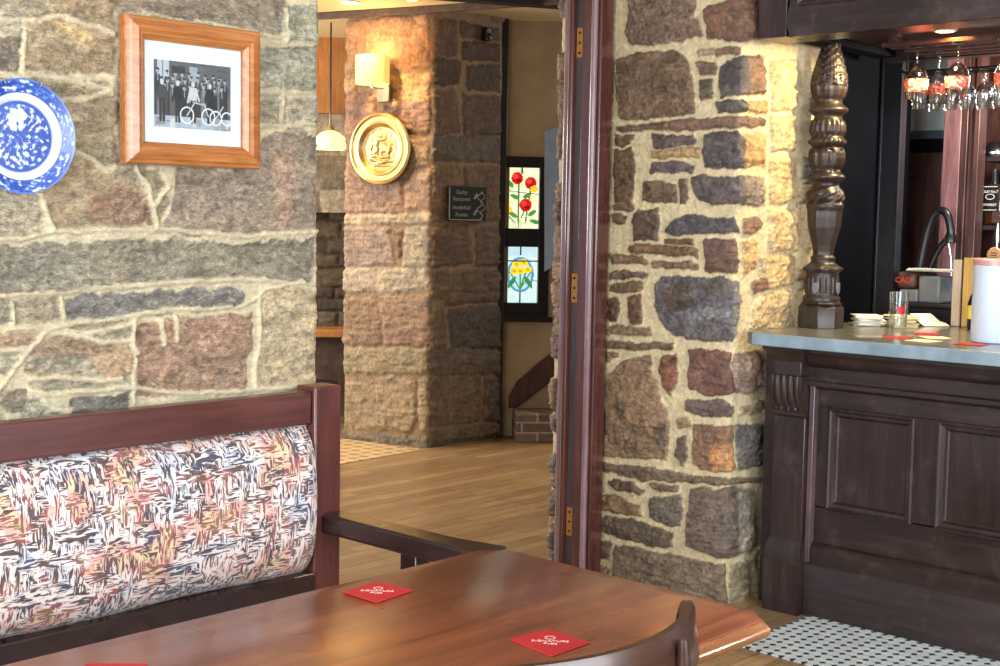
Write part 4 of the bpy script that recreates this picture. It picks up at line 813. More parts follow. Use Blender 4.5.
cv.line(.42, .56, .52, .42, .007, G(190, 194, 200)); cv.line(.52, .42, .66, .44, .007, G(190, 194, 200)); cv.line(.70, .56, .64, .42, .007, G(190, 194, 200)); cv.line(.80, .57, .9, .44, .007, G(190, 194, 200))
build('photograph', cv.mesh(MB(), (1.815, 2.8605, 1.872), (0.223, 0, 0), (0, 0, -0.162)), colmat('photo_print', 0.4), t, smooth=0)
build('glazing', MB().box((FX0+0.05, 2.857, FZ0+0.05), (FX1-0.05, 2.859, FZ1-0.05)), M_pane, t)

# ------------------------------------------------------------------ things on the far pier
FCn = Vector((6.03, 6.276, 0)); FL = (Vector((5.843, 6.912, 0))-FCn).normalized(); FN = Vector((-abs(FL.y), -abs(FL.x), 0)).normalized()
FN = Vector((-FL.y, FL.x, 0)); FN = FN if FN.x < 0 else -FN
def FPt(u, z, n=0.0): p = FCn+FL*u+FN*n; return (p.x, p.y, z)      # u grows to the left as seen
def face_matrix(u, z, n):
    X = -FL; Zv = Vector((0, 0, 1)); o = Vector(FPt(u, z, n)); return Matrix(((X.x, FN.x, 0, o.x), (X.y, FN.y, 0, o.y), (0, 0, 1, o.z), (0, 0, 0, 1)))
FM = face_matrix(0.358, 1.946, 0.035)
t = thing('brass_charger', 'large round embossed brass plate below the wall lamp on the far pier', 'plate', FPt(0.358, 1.946, 0.03))
n, nr = 96, 46; vs = []; fs = []; rg = np.random.default_rng(8)
RB = 0.225
rl = Canvas(120, 120, (0, 0, 0))
for x, y, rx, ry in ((.35, .5, .07, .10), (.55, .47, .09, .11), (.68, .52, .06, .09), (.5, .28, .12, .05), (.38, .36, .05, .06), (.3, .66, .1, .03), (.55, .68, .16, .03), (.5, .8, .12, .03)): rl.ell(x, y, rx, ry, (1, 1, 1))
for a in ((.32, .58, .3, .68), (.38, .58, .4, .68), (.5, .55, .48, .68), (.6, .55, .62, .68), (.66, .6, .7, .7), (.28, .4, .22, .52), (.6, .3, .75, .4), (.2, .75, .8, .78), (.3, .86, .7, .88)): rl.line(*a, .014, (1, 1, 1))
rel = rl.a[..., 0]
for _ in range(2): rel = (rel+np.roll(rel, 1, 0)+np.roll(rel, -1, 0)+np.roll(rel, 1, 1)+np.roll(rel, -1, 1))/5
for j in range(nr+1):
    f = j/nr; r = RB*f
    if f < 0.62: d = 0.0
    elif f < 0.72: d = 0.022*(f-0.62)/0.10
    elif f < 0.78: d = 0.022+0.004*math.sin((f-0.72)/0.06*PI)
    elif f < 0.93: d = 0.022
    else: d = 0.022+0.007*math.sin(min(1, (f-0.93)/0.06)*PI)
    for i in range(n):
        a = 2*PI*i/n; x, y = math.cos(a)*f, math.sin(a)*f; dd = d
        if f < 0.6: dd += 0.009*rel[int((0.5-y*0.78)*119), int((0.5+x*0.78)*119)]+0.0007*math.sin(x*40+3*math.sin(y*21))*math.sin(y*37)
        if 0.57 < f < 0.62: dd += 0.004*abs(math.sin(a*24))
        vs.append(tuple(FM @ Vector((r*math.cos(a), dd, r*math.sin(a)))))
for j in range(nr):
    for i in range(n): i2 = (i+1) % n; fs.append((j*n+i, j*n+i2, (j+1)*n+i2, (j+1)*n+i))
build('embossed_dish', MB().add(vs, fs), M_brass, t, smooth=60)
build('rolled_rim', MB().lathe([(RB-0.006, 0.016), (RB, 0.010), (RB+0.005, 0.018), (RB+0.003, 0.027), (RB-0.004, 0.028)], (0, 0, 0), 64, axis='y', close=True, M=None) if False else (lambda mb: mb)(MB().tube([tuple(FM @ Vector((RB*math.cos(q*2*PI/48), 0.020, RB*math.sin(q*2*PI/48)))) for q in range(49)], 0.007, 8)), M_brass, t)
# wall lamp
t = thing('wall_lamp', 'lit wall lamp with a cream drum shade above the brass plate', 'lamp', FPt(0.42, 2.30, 0.04))
c = Vector(FPt(0.362, 0, 0.15))
Ms = None
def shade_mat():
    m, tt, b = nt('lit_lampshade'); b.inputs['Base Color'].default_value = (*lin((206, 180, 120)), 1)
    b.inputs['Emission Color'].default_value = (*lin((255, 214, 110)), 1); b.inputs['Emission Strength'].default_value = 0.40; return m
build('shade', MB().lathe([(0.108, 2.352), (0.110, 2.352), (0.110, 2.53), (0.108, 2.53)], (c.x, c.y, 0), 40, close=True), shade_mat(), t, smooth=40)
bl = build('bulb', MB().lathe([(0, 2.40), (0.02, 2.405), (0.03, 2.44), (0.026, 2.465), (0.012, 2.49), (0, 2.492)], (c.x, c.y, 0), 16), emis('bulb_glow', (255, 240, 200), 6), t)
m = MB().tube([(c.x, c.y, 2.40), (c.x, c.y, 2.33)], 0.010, 10)
m.tube([(c.x, c.y, 2.335), FPt(0.342, 2.335, 0.05)], 0.008, 10); build('arm', m, M_steel, t)
m = MB().prism([FPt(0.385, 2.245, 0.02), FPt(0.295, 2.245, 0.02), FPt(0.295, 2.36, 0.02), FPt(0.385, 2.36, 0.02)], FN*0.035)
build('wall_plate', m, plain('brushed_nickel', (150, 140, 120), 0.4, 0.6), t, bevel=0.004)
point('wall_lamp_light', (c.x, c.y, 2.545), 3, (1, 0.66, 0.28), 0.05)
# sign on the dark face
def RPt(u, z, n): return (6.03+u, 6.277-n, z)
t = thing('wall_sign', 'small black directional sign with pale lettering on the shaded face of the far pier', 'sign', RPt(0.285, 1.48, 0.04))
build('board', MB().box(RPt(0.108, 1.485, 0.035), RPt(0.462, 1.712, 0.05)), plain('black_sign', (12, 14, 12), 0.7), t, bevel=0.002)
M_sgn = plain('sign_print', (150, 152, 132), 0.5)
m = MB()
for a in ((0.112, 0.120, 1.490, 1.706), (0.112, 0.42, 1.490, 1.496)): m.box(RPt(a[0], a[2], 0.0505), RPt(a[1], a[3], 0.052))
build('border', m, M_sgn, t)
for s_, z, sz in (('Derby', 1.672, .040), ('Restaurant', 1.628, .036), ('Needlefield', 1.572, .036), ('Rooms', 1.527, .040)):
    text_part('lettering', s_, M_sgn, t, sz, RPt(0.228, z, 0.051), (1, 0, 0), (0, 0, 1), 0.0006)
for z in (1.652, 1.545):
    m = MB().prism([RPt(0.338, z-0.018, 0.0505), RPt(0.352, z-0.024, 0.0505), RPt(0.378, z+0.012, 0.0505), RPt(0.364, z+0.018, 0.0505)], (0, -0.0012, 0)); build('arrow', m, M_sgn, t)
m = MB()
pts = [(0.400+0.028*math.sin(k*0.8), 1.50+k*0.0105) for k in range(18)]; m.tube([RPt(a, b, 0.052) for a, b in pts], 0.004, 6)
pts = [(0.425-0.022*math.sin(k*0.9), 1.52+k*0.0105) for k in range(16)]; m.tube([RPt(a, b, 0.052) for a, b in pts], 0.003, 6)
build('scrollwork', m, M_sgn, t)
t = thing('motion_sensor', 'small dark sensor box high on the shaded face of the far pier', 'sensor', RPt(0.44, 2.68, 0.03))
build('housing', MB().box(RPt(0.415, 2.67, 0.02), RPt(0.47, 2.76, 0.07)), M_black, t, bevel=0.008)
build('lens', MB().lathe([(0, 0.0), (0.018, 0.002), (0.024, 0.012)], RPt(0.443, 2.70, 0.083), 16, axis='y'), M_iron, t)
# pendant lamp at the end of the passage
c = Vector((6.15, 7.42, 0)); 
cx_, cy_ = 6.072, 7.345
t = thing('pendant_lamp', 'glass petal pendant lamp hanging at the far end of the passage', 'lamp', (cx_, cy_, 1.965))
build('cord', MB().tube([(cx_, cy_, 2.12), (cx_, cy_, 2.84)], 0.006, 6), M_black, t)
m = MB().lathe([(0.02, 2.10), (0.06, 2.085), (0.105, 2.04), (0.115, 1.99), (0.10, 1.965)], (cx_, cy_, 0), 48, fn=lambda a, h, i: 1+0.10*abs(math.cos(a*4))*(i/3), cap=False)
build('glass_shade', m, emis('pendant_glow', (224, 236, 168), 0.6), t)
m = MB().lathe([(0.012, 2.095), (0.03, 2.10), (0.018, 2.13)], (cx_, cy_, 0), 16); build('gallery', m, M_brass, t)

# ------------------------------------------------------------------ bar
BX = 4.55; Y0, Y1 = 0.7, 2.60
t = thing('bar_counter_front', 'dark panelled bar front with moulded cornice and carved corbel pilaster', 'bar', (4.9, 1.7, 0))
build('carcass', MB().box((BX+0.012, Y0, 0.0), (5.35, 2.83, 1.035)), M_bar, t)
def runy(prof, y0, y1, mat, nm, bv=0):
    """cross-section (x, z) swept along the bar"""
    return build(nm, MB().prism([(x, y0, z) for x, z in prof], (0, y1-y0, 0)), mat, t, smooth=40, bevel=bv)
runy([(BX+0.012, 1.035), (BX-0.080, 1.035), (BX-0.080, 1.018), (BX-0.072, 1.010), (BX-0.066, 0.992), (BX-0.052, 0.975), (BX-0.032, 0.965), (BX-0.026, 0.960), (BX-0.026, 0.912), (BX-0.034, 0.905), (BX-0.034, 0.890), (BX-0.020, 0.880), (BX-0.006, 0.876), (BX+0.012, 0.876)], Y0, Y1+0.02, M_bar, 'cornice')
runy([(BX+0.012, 0.285), (BX-0.004, 0.283), (BX-0.018, 0.270), (BX-0.026, 0.262), (BX-0.026, 0.212), (BX-0.034, 0.204), (BX-0.040, 0.196), (BX-0.040, 0.0), (BX+0.012, 0.0)], Y0, Y1, M_bar, 'plinth')
runy([(BX+0.014, 0.88), (BX-0.0, 0.88), (BX-0.0, 0.81), (BX+0.014, 0.81)], Y0, Y1, M_bar, 'rail')
runy([(BX+0.014, 0.425), (BX-0.0, 0.425), (BX-0.0, 0.28), (BX+0.014, 0.28)], Y0, Y1, M_bar, 'rail')
pans = [(2.190, 2.535), (1.755, 2.098), (1.31, 1.655), (0.88, 1.22)]
edges = [2.60]+[v for p in pans for v in (p[1], p[0])]+[0.7]
for i in range(0, len(edges), 2): build('stile', MB().box((BX, edges[i+1], 0.42), (BX+0.014, edges[i], 0.812)), M_barz, t)
for a, b in pans:
    z0, z1 = 0.42, 0.808
    def rg_(ins, x): return [(x, a+ins, z0+ins), (x, b-ins, z0+ins), (x, b-ins, z1-ins), (x, a+ins, z1-ins)]
    rr_ = [rg_(-0.004, BX+0.002), rg_(-0.002, BX-0.012), rg_(0.006, BX-0.017), rg_(0.012, BX-0.010), rg_(0.024, BX-0.008), rg_(0.030, BX+0.004), rg_(0.036, BX+0.009)]
    m = MB()
    for p, q in zip(rr_, rr_[1:]):
        for k in range(4): k2 = (k+1) % 4; m.add([p[k], p[k2], q[k2], q[k]], [(0, 1, 2, 3)])
    build('panel_moulding', m, M_barz, t, smooth=20)
    build('panel', MB().box((BX+0.008, a+0.03, z0+0.03), (BX+0.014, b-0.03, z1-0.03)), M_barz, t)
# pilaster with corbel
PYa, PYb = 2.612, 2.750; PXf = 4.498
build('pilaster_shaft', MB().box((PXf, PYa, 0.26), (BX+0.02, PYb, 0.77)), M_barz, t, bevel=0.003)
build('pilaster_base', lay(MB(), [([(PXf-i, PYa-i*0.4), (BX+0.02, PYa-i*0.4), (BX+0.02, PYb+i*0.4), (PXf-i, PYb+i*0.4)], z) for i, z in ((0.024, 0.0), (0.024, 0.195), (0.016, 0.205), (0.016, 0.255), (0.006, 0.272), (0, 0.285))]), M_barz, t)
sw = [(PXf-0.035, 0.925), (PXf-0.037, 0.90), (PXf-0.036, 0.87), (PXf-0.030, 0.84), (PXf-0.018, 0.815), (PXf-0.008, 0.80), (PXf-0.004, 0.79), (PXf-0.010, 0.784), (PXf-0.010, 0.772), (PXf, 0.762), (BX+0.02, 0.762), (BX+0.02, 0.925)]
m = MB(); ny = 40; sec = []
for k in range(ny+1):
    y = PYa+(PYb-PYa)*k/ny; f = (k/ny-0.08)/0.84*4; g = 0.011*abs(math.sin(PI*f)) if 0 < f < 4 else 0
    sec.append([(x+(0.010-g if 1 <= i <= 5 and 0 < f < 4 else 0), y, z) for i, (x, z) in enumerate(sw)])
nn = len(sw); vs = [p for s_ in sec for p in s_]; fs = [(i*nn+k, i*nn+(k+1) % nn, (i+1)*nn+(k+1) % nn, (i+1)*nn+k) for i in range(ny) for k in range(nn)]
fs += [tuple(range(nn)), tuple(ny*nn+k for k in range(nn))]
build('fluted_corbel', m.add(vs, fs), M_barz, t, smooth=40)
build('corbel_block', MB().box((PXf-0.030, PYa+0.008, 0.925), (BX+0.02, PYb-0.008, 0.985)), M_barz, t, bevel=0.003)
build('capital', lay(MB(), [([(PXf-i, PYa-i*0.45+0.01), (BX+0.02, PYa-i*0.45+0.01), (BX+0.02, PYb+i*0.45-0.01), (PXf-i, PYb+i*0.45-0.01)], z) for i, z in ((0.028, 0.978), (0.036, 0.985), (0.040, 1.0), (0.055, 1.015), (0.066, 1.025), (0.068, 1.035))]), M_barz, t)
build('pilaster_cheek', MB().box((PXf+0.022, PYa-0.024, 0.0), (BX+0.01, PYa-0.002, 0.90)), M_barl, t, bevel=0.003)
m = MB().prism([(4.412, Y0, 1.037), (4.412, 2.802, 1.037), (4.44, 2.845, 1.037), (5.42, 2.845, 1.037), (5.42, Y0, 1.037)], (0, 0, 0.048))
tw = thing('worktop', 'worn grey counter top with window reflection coloured into its front edge, on the panelled bar', 'worktop', (4.9, 1.7, 1.037))
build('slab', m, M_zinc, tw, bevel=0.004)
build('front_edge', MB().prism([(4.402, y, z) for y, z in ((Y0, 1.037), (2.802, 1.037), (2.802, 1.0845), (Y0, 1.0845))], (0.011, 0, 0)), plain('window_sheen_edge', (126, 146, 158), 0.38, 0, 0.3, 7, 0.4), tw, bevel=0.004)  # cool window reflection put into the edge's pale blue grey
# canopy
t = thing('bar_canopy', 'dark timber canopy with a panelled fascia above the bar', 'canopy', (4.9, 1.7, 2.2))
build('fascia', MB().prism([(4.425, y, z) for y, z in ((0.7, 2.195), (2.695, 2.195), (2.715, 2.26), (2.70, 2.32), (2.70, 2.95), (0.7, 2.95))], (0.16, 0, 0)), M_bar, t, bevel=0.004)
build('end_block', MB().box((4.435, 2.715, 2.20), (4.62, 2.840, 2.95)), M_barz, t, bevel=0.004)
a, b, z0, z1 = 1.9, 2.66, 2.305, 2.85
m = MB()
def rg_(ins, x): return [(x, a+ins, z0+ins), (x, b-ins, z0+ins), (x, b-ins, z1-ins), (x, a+ins, z1-ins)]
rr_ = [rg_(0, 4.428), rg_(0.0, 4.412), rg_(0.01, 4.408), rg_(0.016, 4.416), rg_(0.03, 4.418), rg_(0.036, 4.427)]
for p, q in zip(rr_, rr_[1:]):
    for k in range(4): k2 = (k+1) % 4; m.add([p[k], p[k2], q[k2], q[k]], [(0, 1, 2, 3)])
build('panel_moulding', m, M_barz, t, smooth=20)
build('soffit', MB().box((4.585, 0.7, 2.245), (5.42, 2.80, 2.27)), M_panelw, t)
build('back_rail', MB().box((5.36, 0.7, 2.20), (5.44, 2.80, 2.30)), M_bar, t, bevel=0.004)
build('end_rail', MB().box((4.625, 2.74, 2.215), (5.35, 2.83, 2.244)), M_navy, t, bevel=0.004)
downlight(4.90, 2.31, 2.2445, 'lit round downlight under the bar canopy above the hanging glasses', r=0.032, s=22)

# carved column on the bar
CX, CY = 4.862, 2.770
def zz(y): return 1.085+(329-y)*0.003905
prf = [(329, 24, 0), (306, 24, 0), (304, 22, 0), (303, 18.5, 0), (300, 19.5, 0), (297, 19, 0), (295, 17, 0), (293, 17.5, 2), (284, 17.8, 2), (275, 17.2, 2), (272, 16.5, 0), (270, 19, 3), (267.5, 20.5, 3), (265, 18, 3), (262, 13, 0), (259, 12, 0), (257.5, 13, 0), (256, 13, 0), (254.5, 11, 0), (250, 11.2, 1), (243, 12.5, 1), (234, 15, 1), (225, 17.2, 1), (215, 18.3, 1), (206, 18.8, 1), (203, 19.4, 0), (201, 19.2, 0), (199.5, 17.5, 3), (196, 19.5, 3), (191, 19.5, 3), (187, 17.5, 3), (184.5, 15, 0), (182, 14, 0), (179, 14, 0), (177, 17, 0), (175, 19.6, 0), (172.5, 19.6, 0), (170, 17, 0), (168, 14.5, 0), (166, 15, 4), (162, 17.5, 4), (156, 19, 4), (149, 19, 4), (145, 17.5, 4), (143, 15.5, 0), (141, 17, 0), (139, 19, 5), (136, 19.2, 5), (134, 17, 0), (132, 16, 0), (130.5, 17.5, 6), (127, 19, 6), (121, 18.8, 6), (116, 17, 6), (114, 14.5, 0), (111, 14.5, 0), (109, 17, 0), (106, 20.3, 0), (104, 20.3, 0), (101.5, 17, 0), (99, 14.5, 0), (97, 14, 0), (95, 14.5, 4), (91, 17, 4), (85, 18.8, 4), (79, 19.2, 4), (77.5, 18.2, 0), (76, 18.8, 7), (70, 18.2, 7), (64, 16.5, 7), (57, 14.5, 7), (50, 12.5, 7), (44, 10.5, 7), (38, 9.5, 7)]
kk = 0.00385
def carve(a, h, i):
    k = prf2[i][2]
    if k == 1: return 1-0.06*abs(math.sin(a*5))**0.6
    if k == 2: return 1-0.07*(abs(math.sin(a*8)) < 0.35)
    if k == 3: return 1+0.07*math.sin(a*9+h*260)*math.sin(h*420+a*2)
    if k == 4: return 1-0.11*abs(math.cos(a*4))**6-0.05*abs(math.sin(a*12))*(math.sin(h*500) > 0)
    if k == 5: return 1+0.05*math.sin(a*20)
    if k == 6: return 1-0.10*abs(math.cos(a*9))**3
    if k == 7: return 1+0.06*math.cos(a*8+PI*round(h*70))*abs(math.sin(h*220))-0.03*abs(math.sin(a*16))
    return 1
# refine the profile so that carving has rows to live on
prf2 = []
for (y0_, r0_, k0_), (y1_, r1_, k1_) in zip(prf, prf[1:]):
    ns = max(1, int(abs(y1_-y0_)/1.3)) if (k0_ or k1_) else 1
    for q in range(ns): f = q/ns; prf2.append((y0_+(y1_-y0_)*f, r0_+(r1_-r0_)*f, k1_ if f > 0 else min(k0_, k1_) if k0_ != k1_ else k0_))
prf2.append(prf[-1])
t = thing('carved_column', 'dark carved wooden column standing on the bar end and holding up the canopy', 'column', (CX, CY, 1.085))
i0 = next(i for i, p in enumerate(prf2) if p[0] <= 304)
full = prf2; prf2 = full[i0:]
build('shaft', MB().lathe([(r*kk, zz(y)) for y, r, k in prf2], (CX, CY, 0), 96, fn=carve), M_carve, t, smooth=60)
prf2 = full
oc = [(CX+0.088*math.cos(PI/8+k*PI/4)*1.04, CY+0.088*math.sin(PI/8+k*PI/4)*1.04) for k in range(8)]
oc2 = [(CX+(x-CX)*0.86, CY+(y-CY)*0.86) for x, y in oc]
build('plinth_block', lay(MB(), [(oc, 1.085), (oc, 1.165), (oc2, 1.182), (oc2, 1.19)]), M_carve, t, bevel=0.002)
m = MB()
for a_ in (PI*1.05, PI*1.52):
    ca, sa = math.cos(a_), math.sin(a_)
    P = lambda s, z, r=0.066: (CX+r*ca-s*sa, CY+r*sa+s*ca, z)
    m.prism([P(-0.013, 1.27), P(0.013, 1.27), P(0.014, 1.245), P(0.008, 1.228), P(0, 1.222), P(-0.008, 1.228), P(-0.014, 1.245)], (0.008*ca, 0.008*sa, 0))
build('carved_shield', m, plain('pewter', (120, 118, 122), 0.35, 0.3), t, bevel=0.002)

# ------------------------------------------------------------------ hanging glasses and rack
t = thing('glass_rack', 'dark timber rack of rails under the canopy holding upturned wine glasses', 'rack', (5.1, 2.2, 2.2))
for x in (4.968, 5.036, 5.165, 5.255, 5.335): build('rail', MB().box((x-0.012, 1.7, 2.205), (x+0.012, 2.60, 2.222)), M_panelw, t, bevel=0.002)
for y in (1.75, 2.55): build('hanger', MB().box((4.955, y, 2.222), (5.35, y+0.02, 2.244)), M_panelw, t)
def wglass(c, s, label, group, band=True, name='wine_glass'):
    """upturned stemmed glass hanging from the rack, foot up"""
    x, y, z = c; t = thing(name, label, 'glass', c, group)
    foot = [(0, 0.0), (0.034, 0.001), (0.035, -0.001), (0.010, -0.006), (0.004, -0.014), (0.0035, -0.065)]
    bowl = [(0.006, -0.070), (0.022, -0.080), (0.038, -0.098), (0.046, -0.122), (0.047, -0.145), (0.043, -0.175), (0.037, -0.205)]
    inn = [(0.0355, -0.205), (0.0415, -0.175), (0.0455, -0.145), (0.0445, -0.122), (0.0365, -0.0995), (0.020, -0.082), (0, -0.077)]
    sc = lambda p: [(a*s, b*s) for a, b in p]
    build('stem', MB().lathe(sc(foot), c, 24), M_glass, t, smooth=60)
    build('bowl', MB().lathe(sc(bowl+inn), c, 28), M_wg, t, smooth=60)
    if band:
        n, nr = 40, 8; vs = []; fs = []; cs = []; rr = random.Random(int(y*1000))
        for j in range(nr+1):
            h = -0.128-0.042*j/nr; r = 0.0478-0.0035*(j/nr)**1.5
            for i in range(n):
                a = 2*PI*i/n; vs.append((x+r*s*math.cos(a), y+r*s*math.sin(a), z+h*s))
                cs.append(lin(rr.choice([(224, 52, 36), (236, 84, 52), (214, 40, 34), (246, 150, 96), (240, 110, 60), (250, 210, 190)])))
        for j in range(nr):
            for i in range(n):
                if (i*7+j*3) % 11 != 0: i2 = (i+1) % n; fs.append((j*n+i, j*n+i2, (j+1)*n+i2, (j+1)*n+i))
        mb = MB().add(vs, fs); mb.c = cs; build('red_band', mb, M_band, t, smooth=60)  # red and orange tones in a band round the bowl
    return t
def wgm():
    m, tt, b = nt('thin_wine_glass'); b.inputs['Base Color'].default_value = (1, 1, 1, 1); b.inputs['Transmission Weight'].default_value = 1
    b.inputs['Roughness'].default_value = 0.02; b.inputs['IOR'].default_value = 1.35; return m
M_wg = thin_glass('thin_wine_glass', (0.93, 0.95, 0.97), 2.0, 0.10); M_band = colmat('red_band_colour', 0.4, 0, 0, 0, 60)
big = [((5.0, 2.468, 2.203), 'upturned wine glass with a red band, leftmost in the canopy rack'), ((5.21, 2.478, 2.203), 'upturned wine glass with a red band, tucked behind the leftmost one'),
       ((5.0, 2.300, 2.203), 'upturned wine glass with a red band, third from the left in the rack'), ((5.0, 2.105, 2.203), 'upturned wine glass with a red band at the right edge of the photo')]
g0 = None
for c, lab in big: wglass(c, 1.0, lab, 'upturned wine glasses in the canopy rack')
sm = wglass((5.295, 2.60, 2.135), 0.72, 'small clear upturned glass in the lower row of the rack', 'small clear glasses in the lower rack', False, 'small_glass')
sm['label'] = 'small clear upturned glass, leftmost in the nearer lower row'
ORD = ['leftmost', 'second', 'third', 'fourth', 'fifth', 'rightmost']
for r_, x in enumerate((5.295, 5.40)):
    for k, y in enumerate((2.60, 2.53, 2.46, 2.39, 2.32, 2.25)):
        if r_ or k: copy_tree(sm, (x, y-0.02*r_, 2.135), 'small clear upturned glass, %s in the %s lower row' % (ORD[k]+(' from the left' if 0 < k < 5 else ''), ('nearer', 'farther')[r_]))
m = MB()
for x in (5.27, 5.32, 5.375, 5.425): m.box((x-0.006, 2.12, 2.135), (x+0.006, 2.68, 2.143))
for y in (2.14, 2.66): m.tube([(5.30, y, 2.14), (5.30, y, 2.21)], 0.004, 6); m.box((5.264, y-0.005, 2.143), (5.431, y+0.005, 2.149))
single('wire_glass_shelf', m, M_iron, 'dark metal rails carrying the small glasses behind the wine glasses', 'rack')

# ------------------------------------------------------------------ back bar
struct(build('wall_bar', MB().box((6.32, 0.4, 0), (6.42, 4.2, 2.95)), M_panelw, smooth=0))
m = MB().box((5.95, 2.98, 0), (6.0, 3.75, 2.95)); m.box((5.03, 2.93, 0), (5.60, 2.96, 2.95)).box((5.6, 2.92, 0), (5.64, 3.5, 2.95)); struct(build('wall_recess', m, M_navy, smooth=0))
t = thing('black_post', 'tall black post with added highlight strips, behind the bar right of the carved column', 'post', (5.63, 2.87, 0))
build('post', MB().box((5.59, 2.826, 0), (5.65, 2.918, 2.60)), plain('dark_grey_paint', (40, 41, 46), 0.3, 0, 0.2, 8, 0.3), t, bevel=0.003)
build('edge_highlight', MB().box((5.586, 2.914, 0), (5.592, 2.921, 2.60)), M_steel, t)  # steel strips added as the post's bright edge highlights
build('edge_highlight', MB().box((5.586, 2.823, 0), (5.592, 2.829, 2.60)), M_steel, t)
t = thing('panelled_cupboard', 'tall red brown panelled cupboard behind the bar with a pale glazed top', 'cupboard', (6.26, 2.98, 0))
build('body', MB().box((6.22, 2.80, 0), (6.31, 3.25, 2.6)), M_panelw, t, bevel=0.004)
build('door_panel', MB().box((6.205, 2.91, 0.9), (6.222, 3.15, 1.80)), M_panelw, t, bevel=0.004)
build('rail', MB().box((6.195, 2.85, 1.86), (6.222, 3.2, 1.925)), M_iron, t, bevel=0.003)
build('rail', MB().box((6.195, 2.85, 1.925), (6.222, 3.2, 1.965)), plain('slate_blue', (74, 84, 100), 0.4), t, bevel=0.003)
build('glazing', MB().box((6.205, 2.86, 1.965), (6.222, 3.19, 2.35)), plain('frosted_pane', (168, 178, 176), 0.3), t)
m = MB().box((5.90, 2.686, 0), (5.98, 2.768, 2.6)); single('pale_post', m, M_pink, 'pale pinkish worn wooden post behind the bar', 'post', bevel=0.004)
m = MB().box((5.90, 2.655, 0), (5.99, 2.684, 2.6)).box((5.91, 2.628, 0), (5.99, 2.652, 2.6)).box((5.90, 2.600, 0), (5.98, 2.625, 2.6))
single('fluted_post', m, M_panelw, 'red brown post with narrow upright ribs, right of the pale post', 'post', bevel=0.003)
t = thing('back_shelving', 'dark red shelving unit behind the bar at the right edge', 'shelving', (6.1, 2.1, 0))
build('back_board', MB().box((6.22, 1.6, 0), (6.25, 2.59, 2.6)), M_panelw, t)
for z in (1.12, 1.49, 1.80, 2.14): build('shelf', MB().box((5.99, 1.6, z), (6.22, 2.62, z+0.022)), M_barz, t, bevel=0.002)
build('dark_back', MB().box((6.20, 1.6, 1.142), (6.219, 2.59, 1.49)), M_black, t)
# black back unit and the clutter on it
m = MB().box((5.52, 2.50, 0), (5.80, 2.80, 1.15)).box((5.50, 2.49, 1.15), (5.82, 2.805, 1.165))
single('back_counter', m, M_black, 'low black back counter under the curved black hose', 'counter', bevel=0.004)
t = thing('spray_tap', 'black curved hose tap standing behind the bar', 'tap', (5.66, 2.72, 1.166))
def arc(pts, n=6):
    P = [Vector(p) for p in pts]; out = []
    for i in range(len(P)-1):
        a, b, c, d = P[max(i-1, 0)], P[i], P[i+1], P[min(i+2, len(P)-1)]
        for k in range(n):
            f = k/n; out.append(tuple(0.5*((2*b)+(c-a)*f+(2*a-5*b+4*c-d)*f*f+(3*b-a-3*c+d)*f**3)))
    out.append(tuple(P[-1])); return out
B6 = lambda y, z, x=5.76: (x, y, z)
build('hose', MB().tube(arc([B6(2.79, 1.17), B6(2.785, 1.32), B6(2.765, 1.45), B6(2.735, 1.545), B6(2.70, 1.575), B6(2.668, 1.555), B6(2.650, 1.50), B6(2.645, 1.46)]), 0.018, 12), M_black, t, smooth=60)
build('lever', MB().tube(arc([B6(2.745, 1.17), B6(2.74, 1.30), B6(2.70, 1.40), B6(2.668, 1.44), B6(2.655, 1.455)]), 0.014, 12), M_black, t, smooth=60)
build('spray_head', MB().lathe([(0.012, 0), (0.026, 0.005), (0.026, 0.03), (0.016, 0.05)], B6(2.648, 1.428), 16), M_black, t)
build('spout', MB().tube([B6(2.655, 1.43), B6(2.640, 1.36), B6(2.632, 1.24), B6(2.632, 1.19)], 0.006, 8), M_steel, t)
t = thing('drinks_carton', 'brown carton with red lettering lying on the black back counter', 'carton', (5.66, 2.74, 1.225))
build('box', MB().box((5.56, 2.71, 1.226), (5.70, 2.80, 1.30)), plain('brown_card', (84, 58, 44), 0.5), t, bevel=0.02, seg=4)
text_part('lettering', 'CAO', plain('red_print_ink', (216, 50, 44), 0.5), t, 0.035, (5.559, 2.765, 1.262), (0, -1, 0), (0, 0, 1))
m = MB().box((5.57, 2.60, 1.166), (5.72, 2.70, 1.285)); m.box((5.57, 2.70, 1.166), (5.72, 2.79, 1.224))
single('card_terminal', m, plain('grey_plastic', (112, 116, 122), 0.4), 'grey plastic till box beside the brown carton', 'till', bevel=0.01)
m = MB()
for k, (a, dx) in enumerate(((0.15, 0), (-0.2, 0.01), (0.35, -0.01), (0.05, 0.02))):
    M = Matrix.Translation((5.62+dx, 2.66, 1.305+k*0.003)) @ Matrix.Rotation(a, 4, 'Z'); m.box((-0.05, -0.095, 0), (0.06, 0.10, 0.0015), None, M)
single('paper_stack', m, M_paper, 'loose white papers lying on top of the brown carton', 'papers')
